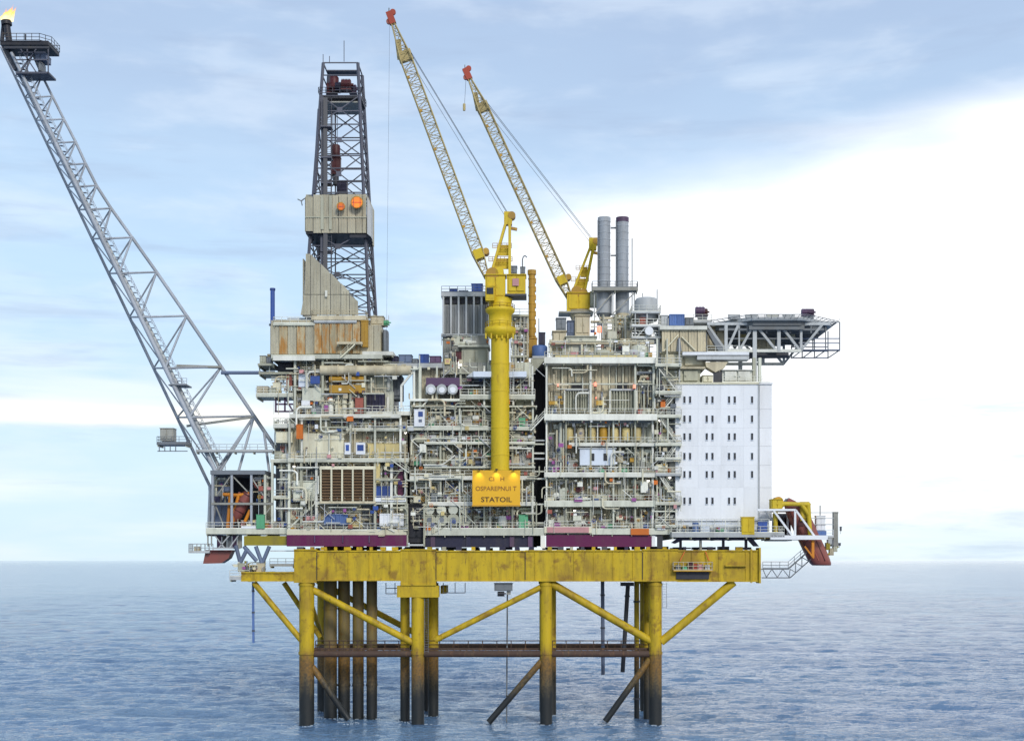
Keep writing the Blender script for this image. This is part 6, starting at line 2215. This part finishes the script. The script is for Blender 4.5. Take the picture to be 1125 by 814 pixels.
B(T_, 'winch_box', 880, 889, 551, 572, -2.0, 2.0, 'davityellow', 'cabinet')
put('winch_drum', 'cyl24', 'ochre', T_, P(854, 551, -1), (.9, .9, 2.6), q90)
fl_ = thing('lifeboat', 'large reddish brown lifeboat sloping down its launch ramp beside the quarters', 'lifeboat', P(902, 621, .8))
vs, fs, n = [], [], 20
prof = [(0, .60), (.04, .82), (.12, .95), (.3, 1.0), (.75, 1.0), (.90, .97), (.97, .90), (1.0, .78)]
for s, r_ in prof:                                # cross sections lie level, so the bow is cut level above the sea
    c_ = P(871 + (902.5 - 871) * s, 553 + (621 - 553) * s, .8)
    for i in range(n):
        t_ = 2 * math.pi * i / n
        cx_, cy_ = math.cos(t_), math.sin(t_)
        e = .62
        vs.append((c_.x + 2.15 * r_ * math.copysign(abs(cx_) ** e, cx_), c_.y + 2.0 * r_ * math.copysign(abs(cy_) ** .8, cy_), c_.z))
for k in range(len(prof) - 1):
    for i in range(n):
        fs.append((k * n + i, (k + 1) * n + i, (k + 1) * n + (i + 1) % n, k * n + (i + 1) % n))
fs += [tuple(range(n)), tuple((len(prof) - 1) * n + i for i in range(n - 1, -1, -1))]
hull_ = MB().add(vs, fs, True).build('hull', 'boatred', fl_)
for dx, m_ in ((-1.2, 'maroon'), (.1, 'brick'), (1.3, 'maroon')):
    pipe(hull_, 'rubbing_strake', P(873, 558, -1.1) + Vector((dx, 0, 0)), P(899, 616, -1.1) + Vector((dx, 0, 0)), .10, m_)
B(fl_, 'hatch', 877, 883, 571, 578, -1.3, -1.0, 'maroon', 'cabinet')
bar(fl_, 'wheel_house', P(868, 553, .8), P(870, 549, .8), 1.6, 1.6, 'boatred')
bar(fl_, 'rudder', P(866, 552, .8), P(862, 549, .8), .15, .8, 'midgrey')
bar(ls, 'launch_arm', P(893, 590, -2.4), P(893, 612, -2.4), .5, .4, 'davitorange')
bar(ls, 'launch_arm', P(884, 600, -2.5), P(894, 613, -2.5), .35, .3, 'davitorange')
om = thing('outer_mast', 'grey mast frame with small lamps at the seaward end of the launch platform', 'mast', P(918, 610, 0))
B(om, 'post', 916, 921, 562, 600, .2, 1.4, 'grey', 'cabinet')
for py in (563, 569, 576):
    bar(om, 'rail', P(889, py, .4), P(917, py, .4), .14, .14, 'lightgrey')
B(om, 'store_box', 897, 907, 566, 588, .4, 2, 'white', 'cabinet')
B(om, 'blue_chest', 897, 908, 583, 588.5, -.4, .35, 'blue2', 'cabinet')
pipe(om, 'aerial', P(901, 566, .6), P(901, 555, .6), .1, 'midgrey')
B(om, 'lamp', 923, 925, 578, 584, .4, .8, 'darksteel', 'lamp')
B(om, 'lamp', 921.5, 924, 596, 600, .4, .8, 'darksteel', 'lamp')
deck(om, 895, 916, 588.5, 590.5, .2, 4, 'lightgrey', railmat='white')
for px, py, m in ((910, 600, 'olive'), (914, 606, 'beige'), (918, 602, 'greygreen'), (912, 594, 'lightgrey'), (916, 596, 'midgrey')):
    B(om, 'bracket', px - 2.2, px + 2.2, py - 4, py + 4, .3, 1.6, m, 'cabinet')
pipe(om, 'strut', P(906, 612, .6), P(921, 600, .6), .2, 'olive')

cw = thing('access_catwalk', 'grey lattice catwalk rising from the girder end to the lifeboat', 'catwalk', P(840, 632, 0))
for y in (-.6, .8):
    m = MB()
    low = [(837, 634.5), (868, 634.5), (892, 613)]
    up_ = [(837, 625), (866, 625), (886, 607.5)]
    for pts in (low, up_):
        for a, b in zip(pts[:-1], pts[1:]):
            m.bar(P(a[0], a[1], y), P(b[0], b[1], y), .2, .2)
    zig = [(838, 625), (842, 634), (848, 625), (854, 634), (860, 625), (867, 634), (868, 625), (874, 628.5), (874, 618), (881, 622), (881, 612), (888, 616)]
    for a, b in zip(zig[:-1], zig[1:]):
        m.bar(P(a[0], a[1], y), P(b[0], b[1], y), .14, .14)
    m.build('side_truss', 'midgrey', cw)
B(cw, 'walkway', 837, 867, 624.6, 625.4, -.5, .7, 'grey')
railing(cw, [P(838, 624.5, -.6), P(866, 624.5, -.6), P(886, 607, -.6)], mat='midgrey', r=.05, h=1.3)
